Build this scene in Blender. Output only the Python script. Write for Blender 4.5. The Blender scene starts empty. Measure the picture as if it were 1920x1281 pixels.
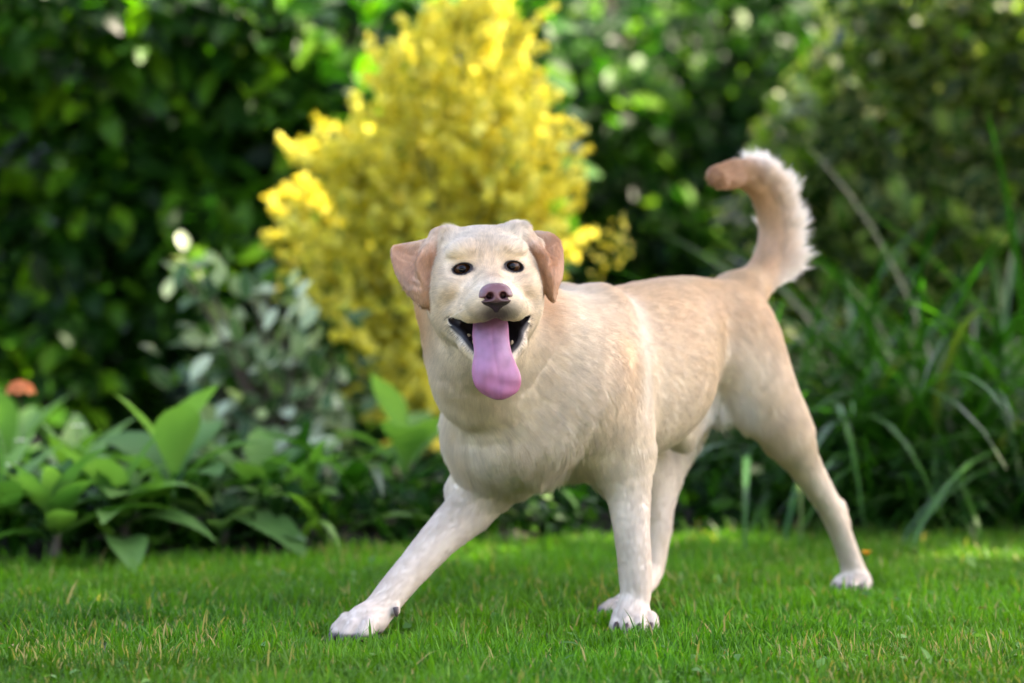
import bpy, math
import numpy as np
from mathutils import Vector, Matrix

rng = np.random.default_rng(7)
R = math.radians
scene = bpy.context.scene
col = scene.collection

# ------------------------------------------------------------------ camera, world, sun, exposure
F_PX, CAM_H, HORIZON = 5333.0, 0.65, 455.0          # focal length in photo pixels, lens height, horizon row
PITCH = math.atan((640.5 - HORIZON) / F_PX)
cam_d = bpy.data.cameras.new('camera')
cam_d.sensor_width = 36.0
cam_d.lens = 36.0 * F_PX / 1920.0
cam_d.clip_start, cam_d.clip_end = 0.1, 500.0
cam_d.dof.use_dof = True
cam_d.dof.focus_distance = 4.47
cam_d.dof.aperture_fstop = 1.9
cam_d.dof.aperture_blades = 9
cam = bpy.data.objects.new('camera', cam_d)
cam.location = (0, 0, CAM_H)
cam.rotation_euler = (math.pi / 2 - PITCH, 0, 0)
col.objects.link(cam)
scene.camera = cam

SUN_EL, SUN_AZ = 52.0, 72.0                          # azimuth of the sun seen from above, from +Y clockwise
world = bpy.data.worlds.new('World')
scene.world = world
world.use_nodes = True
wn = world.node_tree
sky = wn.nodes.new('ShaderNodeTexSky')
sky.sky_type = 'NISHITA'
sky.sun_disc = False
sky.sun_elevation = R(SUN_EL)
sky.sun_rotation = R(SUN_AZ)
bg = wn.nodes['Background']
bg.inputs['Strength'].default_value = 0.15
sky.air_density, sky.dust_density, sky.ozone_density = 0.8, 3.0, 0.6
wn.links.new(sky.outputs[0], bg.inputs['Color'])
sun_d = bpy.data.lights.new('sun', 'SUN')
sun_d.energy = 4.2
sun_d.angle = R(0.53)
sun_d.color = (1.0, 0.93, 0.80)
sun = bpy.data.objects.new('sun', sun_d)
sdir = Vector((math.sin(R(SUN_AZ)) * math.cos(R(SUN_EL)), math.cos(R(SUN_AZ)) * math.cos(R(SUN_EL)), math.sin(R(SUN_EL))))
sun.rotation_euler = sdir.to_track_quat('Z', 'Y').to_euler()
sun.location = sdir * 20
col.objects.link(sun)
scene.view_settings.view_transform = 'Standard'
scene.view_settings.look = 'None'
scene.view_settings.exposure = 3.15
scene.view_settings.gamma = 1.0
scene.view_settings.use_white_balance = True          # camera set for open shade
scene.view_settings.white_balance_temperature = 7300
scene.view_settings.white_balance_tint = 18
scene.view_settings.use_curve_mapping = False
scene.cycles.use_denoising = True
scene.cycles.adaptive_threshold = 0.01
scene.cycles.max_bounces = 8
scene.cycles.diffuse_bounces = 3
scene.cycles.glossy_bounces = 2
scene.cycles.transmission_bounces = 4
scene.cycles.transparent_max_bounces = 8
scene.cycles.sample_clamp_indirect = 4.0
scene.cycles.caustics_reflective = False
scene.cycles.caustics_refractive = False

# ------------------------------------------------------------------ helpers
CT, ST = math.cos(PITCH), math.sin(PITCH)
def P(px, py, depth):
    """World point that stands `depth` metres in front of the lens (along +Y) at a photo pixel."""
    a, b = (px - 960.0) / F_PX, -(py - 640.5) / F_PX
    d = np.array([a, CT + b * ST, -ST + b * CT])
    return np.array([0, 0, CAM_H]) + d * (depth / d[1])
W0 = np.array([0.091, 4.82, 0.0])                     # ground point below the dog's withers
U = np.array([-0.683, -0.730, 0.0]); U /= np.linalg.norm(U)   # the dog's forward direction
L = np.array([-U[1], U[0], 0.0])                      # the dog's left
def G(a, b, z):
    return W0 + U * a + L * b + np.array([0, 0, z])
def D(px, py, b):
    """Point at a photo pixel that lies b metres to the left of the dog's middle plane."""
    lo, hi = 3.5, 7.0
    for _ in range(60):
        m = 0.5 * (lo + hi)
        if (P(px, py, m) - W0) @ L > b: lo = m
        else: hi = m
    return P(px, py, lo)

def link_mesh(name, V, Fc, mats=(), parent=None, smooth=True):
    me = bpy.data.meshes.new(name)
    V = np.asarray(V, np.float32)
    if isinstance(Fc, np.ndarray):
        n, k = Fc.shape
        me.vertices.add(len(V)); me.vertices.foreach_set('co', V.ravel())
        me.loops.add(n * k); me.loops.foreach_set('vertex_index', Fc.astype(np.int32).ravel())
        me.polygons.add(n)
        me.polygons.foreach_set('loop_start', np.arange(0, n * k, k, dtype=np.int32))
        me.update(calc_edges=True)
    else:
        me.from_pydata(V.tolist(), [], [list(map(int, f)) for f in Fc])
    if smooth and len(me.polygons):
        me.polygons.foreach_set('use_smooth', np.ones(len(me.polygons), bool))
    for m in mats: me.materials.append(m)
    o = bpy.data.objects.new(name, me)
    col.objects.link(o)
    if parent is not None: o.parent = parent
    return o
def new_empty(name, loc=(0, 0, 0)):
    o = bpy.data.objects.new(name, None)
    o.location = loc
    o.empty_display_size = 0.05
    col.objects.link(o)
    return o
def tag(o, label=None, cat=None, group=None, kind=None):
    if label: o['label'] = label
    if cat: o['category'] = cat
    if group: o['group'] = group
    if kind: o['kind'] = kind
    return o
def set_color_attr(me, name, C):
    at = me.attributes.new(name, 'FLOAT_COLOR', 'POINT')
    C4 = np.ones((len(C), 4), np.float32); C4[:, :3] = C
    at.data.foreach_set('color', C4.ravel())
def new_mat(name):
    m = bpy.data.materials.new(name); m.use_nodes = True
    nt = m.node_tree
    return m, nt, nt.nodes['Principled BSDF'], nt.nodes['Material Output']
def ramp(nt, stops):
    r = nt.nodes.new('ShaderNodeValToRGB')
    e = r.color_ramp.elements
    while len(e) < len(stops): e.new(0.5)
    for el, (p, c) in zip(e, stops):
        el.position = p; el.color = (*c, 1)
    return r
def vnoise(Pt, s=1.0, seed=0):
    """Cheap smooth pseudo-noise in -1..1 from summed sines."""
    r = np.random.default_rng(seed); out = np.zeros(len(Pt))
    for i in range(6):
        k = r.normal(size=3); k *= (0.6 + 0.9 * r.random()) * s / np.linalg.norm(k)
        out += np.sin(Pt @ k + r.random() * 6.28)
    return out / 3.2
def sstep(x, a, b):
    t = np.clip((x - a) / (b - a), 0, 1)
    return t * t * (3 - 2 * t)

# ------------------------------------------------------------------ implicit surfaces
class Prim:
    def __init__(s, f, lo, hi, k, op='u'):
        m = k + 0.014
        s.f, s.k, s.op = f, k, op
        s.lo, s.hi = np.asarray(lo, float) - m, np.asarray(hi, float) + m
def inbox(X, lo, hi):
    m = np.flatnonzero((X[:, 0] >= lo[0]) & (X[:, 0] <= hi[0]))
    y = X[m, 1]; m = m[(y >= lo[1]) & (y <= hi[1])]
    z = X[m, 2]; return m[(z >= lo[2]) & (z <= hi[2])]
def rc(p1, p2, r1, r2, k=0.02, op='u', flat=None):
    p1, p2 = np.asarray(p1, float), np.asarray(p2, float)
    ab = p2 - p1; l2 = max(ab @ ab, 1e-12)
    if flat is not None:
        n, s = np.asarray(flat[0], float), flat[1]; n = n / np.linalg.norm(n)
    def f(X):
        q = X - p1
        if flat is not None:
            w = q @ n - np.clip((q @ ab) / l2, 0, 1) * (ab @ n)
            q = q + np.outer(w * (1 / s - 1), n)
        t = np.clip((q @ ab) / l2, 0, 1)
        d = np.linalg.norm(q - t[:, None] * ab, axis=1) - (r1 + (r2 - r1) * t)
        return d
    r = max(r1, r2)
    return Prim(f, np.minimum(p1, p2) - r, np.maximum(p1, p2) + r, k, op)
def catmull(Pg, n):
    m = len(Pg); out = []
    for t in np.linspace(0, m - 1, n):
        i = min(int(t), m - 2); f = t - i
        p0, p1, p2, p3 = Pg[max(i - 1, 0)], Pg[i], Pg[i + 1], Pg[min(i + 2, m - 1)]
        out.append(0.5 * (2 * p1 + (p2 - p0) * f + (2 * p0 - 5 * p1 + 4 * p2 - p3) * f * f + (3 * p1 - p0 - 3 * p2 + p3) * f ** 3))
    return np.array(out)
def group(ps, k):
    """Hard union of several prims that joins its surroundings with blend k."""
    def f(X):
        d = np.full(len(X), 0.2)
        for p in ps:
            m = inbox(X, p.lo - k, p.hi + k)
            if len(m): d[m] = np.minimum(d[m], p.f(X[m]))
        return d
    return Prim(f, np.min([p.lo for p in ps], 0), np.max([p.hi for p in ps], 0), k)
def chain(pts, rad, k=0.02, flat=None):
    g = catmull(np.column_stack([np.array(pts, float), rad]), (len(pts) - 1) * 3 + 1)
    return [group([rc(g[i, :3], g[i + 1, :3], g[i, 3], g[i + 1, 3], 0.001, flat=flat) for i in range(len(g) - 1)], k)]
def ell(c, r, Rm=None, k=0.02, op='u'):
    c, r = np.asarray(c, float), np.asarray(r, float)
    Rm = np.eye(3) if Rm is None else np.asarray(Rm, float)      # columns: the ellipsoid's axes in the world
    def f(X):
        q = (X - c) @ Rm
        k0 = np.linalg.norm(q / r, axis=1); k1 = np.linalg.norm(q / (r * r), axis=1)
        return k0 * (k0 - 1) / np.maximum(k1, 1e-9)
    ext = np.sqrt(((Rm * r) ** 2).sum(1))
    return Prim(f, c - ext, c + ext, k, op)
def tri(A, B, C, th, k=0.003):
    A, B, C = map(np.asarray, (A, B, C))
    ba, cb, ac = B - A, C - B, A - C
    nor = np.cross(ba, ac)
    nn = max(nor @ nor, 1e-16)
    def dot2(v): return (v * v).sum(1)
    def f(X):
        pa, pb, pc = X - A, X - B, X - C
        s = np.sign(pa @ np.cross(ba, nor)) + np.sign(pb @ np.cross(cb, nor)) + np.sign(pc @ np.cross(ac, nor))
        def e(pv, ed):
            t = np.clip((pv @ ed) / max(ed @ ed, 1e-16), 0, 1)
            return dot2(pv - t[:, None] * ed)
        edge = np.minimum(np.minimum(e(pa, ba), e(pb, cb)), e(pc, ac))
        return np.sqrt(np.where(s < 2, edge, (pa @ nor) ** 2 / nn)) - th
    return Prim(f, np.minimum(np.minimum(A, B), C) - th, np.maximum(np.maximum(A, B), C) + th, k)
def field(prims, X):
    d = np.full(len(X), 0.2)
    for p in prims:
        m = inbox(X, p.lo, p.hi)
        if len(m) == 0: continue
        d2 = p.f(X[m]); d1 = d[m]; k = p.k
        if p.op == 'u':
            h = np.clip(0.5 + 0.5 * (d1 - d2) / k, 0, 1)
            d[m] = d1 + (d2 - d1) * h - k * h * (1 - h)
        else:
            d2 = -d2
            h = np.clip(0.5 - 0.5 * (d1 - d2) / k, 0, 1)
            d[m] = d1 + (d2 - d1) * h + k * h * (1 - h)
    return d
def polygonise(prims, lo, hi, h):
    """Surface nets of the prims' field on a grid of step h."""
    lo, hi = np.asarray(lo, float), np.asarray(hi, float)
    n = np.ceil((hi - lo) / h).astype(int) + 1
    Fd = np.full(n, 0.2, np.float32)
    ax = [lo[i] + h * np.arange(n[i]) for i in range(3)]
    for p in prims:
        i0 = np.clip(np.floor((p.lo - lo) / h).astype(int), 0, n); i1 = np.clip(np.ceil((p.hi - lo) / h).astype(int) + 1, 0, n)
        if (i1 <= i0).any(): continue
        sl = tuple(slice(a, b) for a, b in zip(i0, i1))
        X = np.stack(np.meshgrid(*[ax[i][sl[i]] for i in range(3)], indexing='ij'), -1)
        sh = X.shape[:3]
        d2 = p.f(X.reshape(-1, 3)).reshape(sh); d1 = Fd[sl]; k = p.k
        if p.op == 'u':
            hh = np.clip(0.5 + 0.5 * (d1 - d2) / k, 0, 1); Fd[sl] = d1 + (d2 - d1) * hh - k * hh * (1 - hh)
        else:
            d2 = -d2
            hh = np.clip(0.5 - 0.5 * (d1 - d2) / k, 0, 1); Fd[sl] = d1 + (d2 - d1) * hh + k * hh * (1 - hh)
    S = Fd < 0
    c = n - 1
    cnt = np.zeros(c, np.uint8)
    cor = [(i, j, k) for i in (0, 1) for j in (0, 1) for k in (0, 1)]
    for i, j, k in cor: cnt += S[i:i + c[0], j:j + c[1], k:k + c[2]]
    act = np.argwhere((cnt > 0) & (cnt < 8))
    idx = np.full(c, -1, np.int64); idx[tuple(act.T)] = np.arange(len(act))
    vals = np.stack([Fd[act[:, 0] + i, act[:, 1] + j, act[:, 2] + k] for i, j, k in cor], 1).astype(float)
    acc = np.zeros((len(act), 3)); num = np.zeros(len(act))
    for p in range(8):
        for q in range(p + 1, 8):
            if sum(abs(a - b) for a, b in zip(cor[p], cor[q])) != 1: continue
            va, vb = vals[:, p], vals[:, q]
            m = (va < 0) != (vb < 0)
            t = np.where(m, va / np.where(m, va - vb, 1), 0)
            pt = np.array(cor[p]) + t[:, None] * (np.array(cor[q]) - np.array(cor[p]))
            acc += np.where(m[:, None], pt, 0); num += m
    V = lo + h * (act + acc / num[:, None])
    quads = []
    for axis in range(3):
        o1, o2 = [a for a in range(3) if a != axis]
        sa = [slice(None)] * 3; sb = [slice(None)] * 3
        sa[axis] = slice(0, -1); sb[axis] = slice(1, None)
        A_, B_ = S[tuple(sa)], S[tuple(sb)]
        e = np.argwhere(A_ != B_)
        e = e[(e[:, o1] > 0) & (e[:, o2] > 0) & (e[:, o1] < c[o1]) & (e[:, o2] < c[o2])]
        flip = A_[tuple(e.T)]
        def at(d1, d2):
            q = e.copy(); q[:, o1] -= d1; q[:, o2] -= d2
            return idx[tuple(q.T)]
        Q = np.stack([at(1, 1), at(0, 1), at(0, 0), at(1, 0)], 1)
        if axis == 1: flip = ~flip
        Q[~flip] = Q[~flip][:, ::-1]
        quads.append(Q)
    Q = np.concatenate(quads)
    Q = Q[(Q >= 0).all(1)]
    return V, Q
def subdivide(V, Fc, mask):
    """One linear subdivision of the faces with mask; neighbours become n-gons-free by fan triangles."""
    import bmesh
    me = bpy.data.meshes.new('tmp')
    me.from_pydata(V.tolist(), [], [list(map(int, f)) for f in Fc]); me.update()
    bm = bmesh.new(); bm.from_mesh(me); bpy.data.meshes.remove(me)
    bm.faces.ensure_lookup_table()
    ed = set()
    for i in np.flatnonzero(mask):
        for e in bm.faces[i].edges: ed.add(e)
    bmesh.ops.subdivide_edges(bm, edges=list(ed), cuts=1, use_grid_fill=True)
    bmesh.ops.triangulate(bm, faces=[f for f in bm.faces if len(f.verts) > 4])
    V2 = np.array([v.co[:] for v in bm.verts]); bm.verts.index_update()
    F2 = [[v.index for v in f.verts] for f in bm.faces]
    bm.free()
    return V2, F2
def project(prims, V, steps=2, e=0.0012, sel=None):
    sel = np.arange(len(V)) if sel is None else np.flatnonzero(sel)
    V = V.copy(); X = V[sel]
    for _ in range(steps):
        d = field(prims, X)
        g = np.stack([field(prims, X + np.eye(3)[i] * e) - d for i in range(3)], 1) / e
        gl = np.maximum(np.linalg.norm(g, axis=1), 0.3)
        X = X - g / gl[:, None] * np.clip(d / gl, -0.003, 0.003)[:, None]
    V[sel] = X
    return V
def face_centres(V, Fc):
    return V[np.array([f[0] for f in Fc])] if not isinstance(Fc, np.ndarray) else V[Fc].mean(1)

# ------------------------------------------------------------------ the dog
MMX = 0.2889                                          # face close-ups were measured on an enlarged crop
def C(cx, cy, depth): return P(720 + cx * MMX, 400 + cy * MMX, depth)
HO = P(914, 501, 4.50)                                # between the eyes
yaw, roll, pit = R(6.5), R(2.6), R(1.0)
Hy = np.array([math.sin(yaw), -math.cos(yaw), math.sin(pit)]); Hy /= np.linalg.norm(Hy)
Hx = np.cross(np.array([0, 0, 1.0]), -Hy) * -1; Hx = np.cross(np.array([0, 0, 1.0]), Hy) ; Hx /= np.linalg.norm(Hx)
if Hx[0] < 0: Hx = -Hx
Hz = np.cross(Hx, Hy); Hz = Hz if Hz[2] > 0 else -Hz
Hx, Hz = Hx * math.cos(roll) + Hz * math.sin(roll), Hz * math.cos(roll) - Hx * math.sin(roll)
HM = np.stack([Hx, Hy, Hz], 1)
def H(x, y, z): return HO + HM @ np.array([x, y, z], float)
def rotm(ax, ang):
    return np.array(Matrix.Rotation(ang, 3, Vector(ax)))

# torso: a loft along the body (a forward, top, bottom, half width, height of the widest point)
SEC = np.array([
    [0.185, 0.400, 0.345, 0.030, 0.370],
    [0.165, 0.440, 0.310, 0.070, 0.370],
    [0.120, 0.490, 0.275, 0.100, 0.380],
    [0.060, 0.535, 0.258, 0.112, 0.385],
    [0.000, 0.562, 0.250, 0.116, 0.390],
    [-0.060, 0.567, 0.252, 0.120, 0.395],
    [-0.130, 0.571, 0.262, 0.130, 0.400],
    [-0.200, 0.580, 0.285, 0.136, 0.410],
    [-0.250, 0.586, 0.315, 0.126, 0.425],
    [-0.300, 0.589, 0.352, 0.094, 0.465],
    [-0.345, 0.588, 0.388, 0.077, 0.490],
    [-0.390, 0.583, 0.412, 0.072, 0.500],
    [-0.450, 0.573, 0.420, 0.060, 0.500],
    [-0.490, 0.552, 0.425, 0.044, 0.495],
    [-0.515, 0.520, 0.445, 0.024, 0.485]])
def torso():
    A = SEC[::-1, 0]
    fine = np.linspace(A[0], A[-1], 160)
    def sm(c):
        v = np.interp(fine, A, SEC[::-1, c]); kk = np.hanning(15); kk /= kk.sum()
        return np.convolve(np.pad(v, 7, mode='edge'), kk, 'valid')
    T, B, Wd, Zm = sm(1), sm(2), sm(3), sm(4)
    def f(X):
        q = X - W0; a = q @ U; b = q @ L; z = q[:, 2]
        ac = np.clip(a, A[0], A[-1])
        t, bo, w, zm = (np.interp(ac, fine, v) for v in (T, B, Wd, Zm))
        nz = np.where(z > zm, (z - zm) / (t - zm), (zm - z) / (zm - bo))
        n = 2.25
        qn = (np.abs(b / w) ** n + np.abs(nz) ** n) ** (1 / n)
        d = (qn - 1) * np.minimum(w, 0.5 * (t - bo)) * 0.9
        da = np.abs(a - ac)
        return np.where(da > 0, np.sqrt(np.maximum(d, 0) ** 2 + da ** 2) + np.minimum(d, 0) * 0.2, d)
    cs = np.array([G(a, b, z) for a in (A[0], A[-1]) for b in (-.14, .14) for z in (.24, .6)])
    return Prim(f, cs.min(0), cs.max(0), 0.02)

dogp = [torso()]
# neck: from the back of the skull down into shoulders and chest
nk0, nk1, nk2, nk3 = H(0.002, -0.125, -0.020), H(0.004, -0.195, -0.075), G(0.055, 0.052, 0.445), G(-0.01, 0.0, 0.44)
dogp += chain([nk0, nk1, nk2, nk3], [0.086, 0.098, 0.108, 0.112], 0.05)
dogp += chain([H(0.0, -0.075, -0.115), H(0.000, -0.158, -0.185), G(0.108, 0.024, 0.385), G(0.138, 0.012, 0.322)], [0.066, 0.080, 0.082, 0.068], 0.07)   # throat to breast
dogp.append(rc(G(0.128, 0.010, 0.355), G(0.095, 0.085, 0.365), 0.062, 0.055, 0.05))
# shoulders and upper arms
for s in (1, -1):
    dogp.append(rc(G(-0.03, 0.055 * s, 0.53), G(0.075, 0.098 * s, 0.40), 0.040, 0.058, 0.04))
dogp.append(ell(G(0.006, 0.104, 0.375), (0.078, 0.046, 0.122), np.stack([U, L, [0, 0, 1]], 1) @ rotm((0, 1, 0), 0.25), 0.035))
dogp.append(ell(G(0.030, -0.090, 0.40), (0.085, 0.038, 0.11), np.stack([U, L, [0, 0, 1]], 1), 0.035))
# left foreleg (standing)
lf = [G(0.045, 0.100, 0.410), G(-0.004, 0.104, 0.325), G(-0.018, 0.120, 0.255), G(-0.010, 0.139, 0.175), G(-0.008, 0.150, 0.092), G(-0.002, 0.153, 0.055), G(0.018, 0.155, 0.028)]
dogp += chain(lf, [0.060, 0.056, 0.0410, 0.0300, 0.0270, 0.0250, 0.026], 0.045)
dogp.append(ell(G(-0.040, 0.118, 0.300), (0.026, 0.020, 0.030), None, 0.025))          # point of the elbow
# right foreleg (reaching forward)
rs, re_, rm, rw, rp, rt = P(926, 808, 4.79), P(904, 925, 4.80), P(824, 1010, 4.735), P(747, 1098, 4.68), P(714, 1140, 4.655), P(692, 1161, 4.638)
dogp.append(rc(G(0.105, -0.040, 0.43), rs, 0.062, 0.054, 0.09))
dogp += chain([G(0.03, -0.085, 0.43), rs, re_, rm, rw, rp, rt], [0.058, 0.056, 0.046, 0.0320, 0.0262, 0.0255, 0.027], 0.07)
dogp.append(rc(P(890, 952, 4.83), P(872, 920, 4.82), 0.016, 0.03, 0.025))
# paws
clawp = []
def paw(c, fwd, s=1.0, spread=1.0):
    """Four toes in front of the pad, claws remembered for later."""
    fwd = np.asarray(fwd, float); fwd = fwd / np.linalg.norm(fwd)
    side = np.cross([0, 0, 1.0], fwd); side /= np.linalg.norm(side)
    up = np.cross(fwd, side)
    M = np.stack([fwd, side, up], 1)
    out = [ell(c, np.array([0.036, 0.030, 0.022]) * s, M, 0.014)]
    for y, x in ((-0.0255, 0.020), (-0.009, 0.036), (0.009, 0.036), (0.0255, 0.020)):
        y *= spread
        b = c + fwd * (x - 0.012) * s + side * y * s + up * 0.004 * s
        t = c + fwd * (x + 0.006) * s + side * y * 1.12 * s - up * 0.006 * s
        out.append(rc(b, t, 0.0122 * s, 0.0128 * s, 0.0022))
        d = fwd * 0.9 + side * y * 6 - up * 0.55; d /= np.linalg.norm(d)
        clawp.append((t + fwd * 0.009 * s + up * 0.002 * s, d, 0.021 * s))
    return out
dogp += paw(G(0.004, 0.160, 0.024), np.array([-0.12, -1, 0]), 1.0)
dogp += paw(P(682, 1167, 4.632), np.array([-0.66, -0.58, -0.24]), 1.08, 1.1)
dogp.append(rc(P(742, 1138, 4.645), P(742, 1146, 4.640), 0.007, 0.007, 0.006))
# hind legs
dogp.append(ell(G(-0.422, 0.056, 0.430), (0.056, 0.046, 0.110), np.stack([U, L, [0, 0, 1]], 1), 0.06))
hl = [G(-0.400, 0.045, 0.490), G(-0.463, 0.090, 0.338), G(-0.532, 0.098, 0.252), G(-0.588, 0.100, 0.190), G(-0.628, 0.100, 0.143), G(-0.664, 0.100, 0.085), G(-0.690, 0.102, 0.032)]
dogp += chain(hl, [0.056, 0.050, 0.0310, 0.0235, 0.0210, 0.0195, 0.0220], 0.04)
dogp.append(rc(G(-0.640, 0.100, 0.168), G(-0.650, 0.100, 0.140), 0.010, 0.013, 0.012))       # point of the hock
dogp.append(rc(G(-0.440, 0.055, 0.470), G(-0.500, 0.092, 0.315), 0.030, 0.024, 0.05))         # ham
dogp.append(rc(G(-0.570, 0.098, 0.235), G(-0.643, 0.100, 0.160), 0.012, 0.008, 0.012))         # tendon
dogp += paw(G(-0.684, 0.106, 0.022), U + 0.25 * L, 0.92)
hr = [G(-0.430, -0.060, 0.475), G(-0.270, -0.085, 0.330), G(-0.290, -0.055, 0.190), G(-0.262, -0.034, 0.072), G(-0.210, -0.010, 0.048), G(-0.155, 0.010, 0.024)]
dogp += chain(hr, [0.080, 0.064, 0.042, 0.0232, 0.0212, 0.022], 0.05)
dogp.append(rc(G(-0.455, -0.06, 0.44), G(-0.335, -0.058, 0.235), 0.052, 0.030, 0.05))
dogp.append(rc(G(-0.282, -0.036, 0.090), G(-0.276, -0.034, 0.066), 0.011, 0.012, 0.012))
dogp += paw(G(-0.140, 0.014, 0.018), U, 0.92)
dogp.append(ell(G(0.178, 0.012, 0.325), (0.028, 0.034, 0.046), np.stack([U, L, [0, 0, 1]], 1), 0.045))      # breastbone
for s in (1, -1):
    dogp.append(ell(G(0.140, 0.052 * s, 0.330), (0.048, 0.058, 0.052), np.stack([U, L, [0, 0, 1]], 1), 0.045))   # breast muscles
# flank fold, belly and sheath
dogp.append(rc(G(-0.360, 0.064, 0.45), G(-0.430, 0.080, 0.385), 0.016, 0.020, 0.04))
dogp.append(rc(G(-0.345, 0.008, 0.365), G(-0.275, 0.022, 0.312), 0.030, 0.027, 0.03))
dogp.append(ell(G(-0.385, 0.025, 0.352), (0.026, 0.024, 0.030), None, 0.015))
# tail
tlp = [D(1385, 552, 0.0), D(1418, 528, 0.0), D(1440, 488, 0.0), D(1449, 440, 0.0), D(1443, 392, 0.0), D(1424, 352, 0.0), D(1392, 328, 0.0), D(1352, 331, 0.0)]
tlr = [0.040, 0.033, 0.027, 0.0245, 0.0235, 0.0225, 0.0205, 0.0165]
dogp += chain(tlp, tlr, 0.035)
# head
sk = HM
headp = []
headp.append(ell(H(0, -0.080, -0.004), (0.076, 0.090, 0.058), sk, 0.03))
headp.append(rc(H(-0.036, -0.075, 0.022), H(0.036, -0.075, 0.022), 0.032, 0.032, 0.03))
headp.append(ell(H(0, -0.030, 0.006), (0.062, 0.042, 0.043), sk, 0.03))
for s in (1, -1):
    headp.append(ell(H(0.035 * s, -0.004, 0.027), (0.026, 0.021, 0.015), sk, 0.016))         # brow
    headp.append(ell(H(0.055 * s, -0.058, -0.042), (0.038, 0.058, 0.054), sk, 0.03))         # cheek
    headp.append(ell(H(0.046 * s, -0.006, -0.030), (0.024, 0.030, 0.022), sk, 0.025))        # cheekbone
    headp.append(rc(H(0.062 * s, -0.075, 0.040), H(0.078 * s, -0.072, 0.030), 0.028, 0.020, 0.02))   # ear root
headp.append(rc(H(0, -0.008, -0.030), H(0, 0.084, -0.044), 0.029, 0.027, 0.020))               # bridge of the muzzle
for s in (1, -1):
    headp.append(rc(H(0.024 * s, 0.010, -0.052), H(0.0205 * s, 0.078, -0.056), 0.026, 0.0245, 0.014))   # whisker pads
    headp.append(rc(H(0.036 * s, 0.050, -0.066), H(0.051 * s, 0.004, -0.069), 0.0150, 0.0125, 0.016))   # flews
    headp.append(rc(H(0.019 * s, 0.074, -0.066), H(0.036 * s, 0.052, -0.068), 0.0155, 0.0145, 0.012))
# lower jaw, dropped open
jaw = []
for s in (1, -1):
    jaw.append(rc(H(0.050 * s, -0.035, -0.082), H(0.036 * s, 0.030, -0.122), 0.018, 0.0135, 0.035))
    jaw.append(rc(H(0.036 * s, 0.030, -0.122), H(0.012 * s, 0.054, -0.150), 0.0135, 0.0115, 0.012))
jaw.append(rc(H(0, 0.048, -0.152), H(0, -0.04, -0.138), 0.014, 0.040, 0.04))
cav = [ell(H(0, 0.022, -0.100), (0.040, 0.060, 0.020), HM @ rotm((1, 0, 0), -0.50), 0.006, 's'),
       ell(H(0, 0.010, -0.090), (0.047, 0.028, 0.014), HM @ rotm((1, 0, 0), -0.45), 0.006, 's')]
for s in (1, -1):
    cav.append(rc(H(0.034 * s, 0.046, -0.098), H((0.059 if s < 0 else 0.055) * s, 0.004, -0.080), 0.0105, 0.0055, 0.006, 's'))
cav_n = [ell(H(0, 0.099, -0.0460), (0.018, 0.018, 0.0100), HM, 0.003, 's')]
EYES = [H(-0.0395, -0.0068, -0.001), H(0.0395, -0.0068, -0.001)]
EYR = 0.0148
eyeop = []
for s, c in zip((-1, 1), EYES):
    ax = HM @ rotm((0, 0, 1), -0.25 * s) @ rotm((0, 1, 0), 0.16 * s)
    eyeop.append(ell(c + HM @ np.array([0.0012 * s, 0.011, 0]), (0.0139, 0.026, 0.0078), ax, 0.002, 's'))
# ears: sheets swept through measured rows, leading edge to trailing edge
EARR = [[(415, 100, 4.58), (378, 112, 4.567), (340, 140, 4.584), (305, 172, 4.600), (290, 185, 4.612)],
        [(352, 200, 4.552), (262, 240, 4.530), (277, 230, 4.590), (175, 212, 4.594), (125, 210, 4.598)],
        [(334, 330, 4.545), (215, 346, 4.520), (224, 330, 4.576), (112, 292, 4.586), (54, 238, 4.592)],
        [(324, 450, 4.540), (262, 460, 4.522), (200, 452, 4.532), (135, 432, 4.555), (84, 368, 4.575)],
        [(310, 555, 4.540), (275, 566, 4.528), (238, 556, 4.530), (190, 530, 4.542), (132, 470, 4.566)],
        [(286, 596, 4.540), (270, 601, 4.536), (258, 602, 4.536), (240, 590, 4.538), (215, 566, 4.546)]]
EARL = [[(890, 128, 4.588), (908, 122, 4.580), (925, 124, 4.592), (945, 128, 4.610), (960, 132, 4.620)],
        [(932, 205, 4.564), (987, 207, 4.545), (975, 189, 4.600), (1032, 148, 4.604), (1050, 130, 4.610)],
        [(970, 275, 4.556), (1052, 276, 4.534), (1043, 253, 4.585), (1108, 208, 4.600), (1130, 178, 4.606)],
        [(1002, 350, 4.550), (1048, 350, 4.533), (1090, 337, 4.546), (1128, 312, 4.580), (1150, 290, 4.602)],
        [(1030, 440, 4.550), (1065, 446, 4.538), (1095, 441, 4.540), (1124, 426, 4.560), (1145, 400, 4.582)],
        [(1064, 525, 4.550), (1080, 532, 4.545), (1090, 531, 4.545), (1104, 508, 4.555), (1117, 475, 4.565)],
        [(1088, 553, 4.55), (1092, 556, 4.55), (1095, 556, 4.55), (1098, 550, 4.552), (1102, 540, 4.555)]]
earp, EARPTS = [], []
for rows in (EARR, EARL):
    g = np.array([[C(*p) for p in r] for r in rows])
    g0 = g
    g = np.array([catmull(r, 9) for r in g0])
    g = np.array([catmull(g[:, j], 13) for j in range(9)]).transpose(1, 0, 2)
    gd = np.array([catmull(r, 17) for r in g0])
    EARPTS.append(np.array([catmull(gd[:, j], 25) for j in range(17)]).transpose(1, 0, 2))
    ts_ = []
    for i in range(12):
        for j in range(8):
            ts_ += [tri(g[i, j], g[i + 1, j], g[i, j + 1], 0.0031, 0.001), tri(g[i + 1, j], g[i + 1, j + 1], g[i, j + 1], 0.0031, 0.001)]
    earp.append(group(ts_, 0.007))
ALLP = dogp + headp + jaw + cav + cav_n + eyeop + earp

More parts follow.
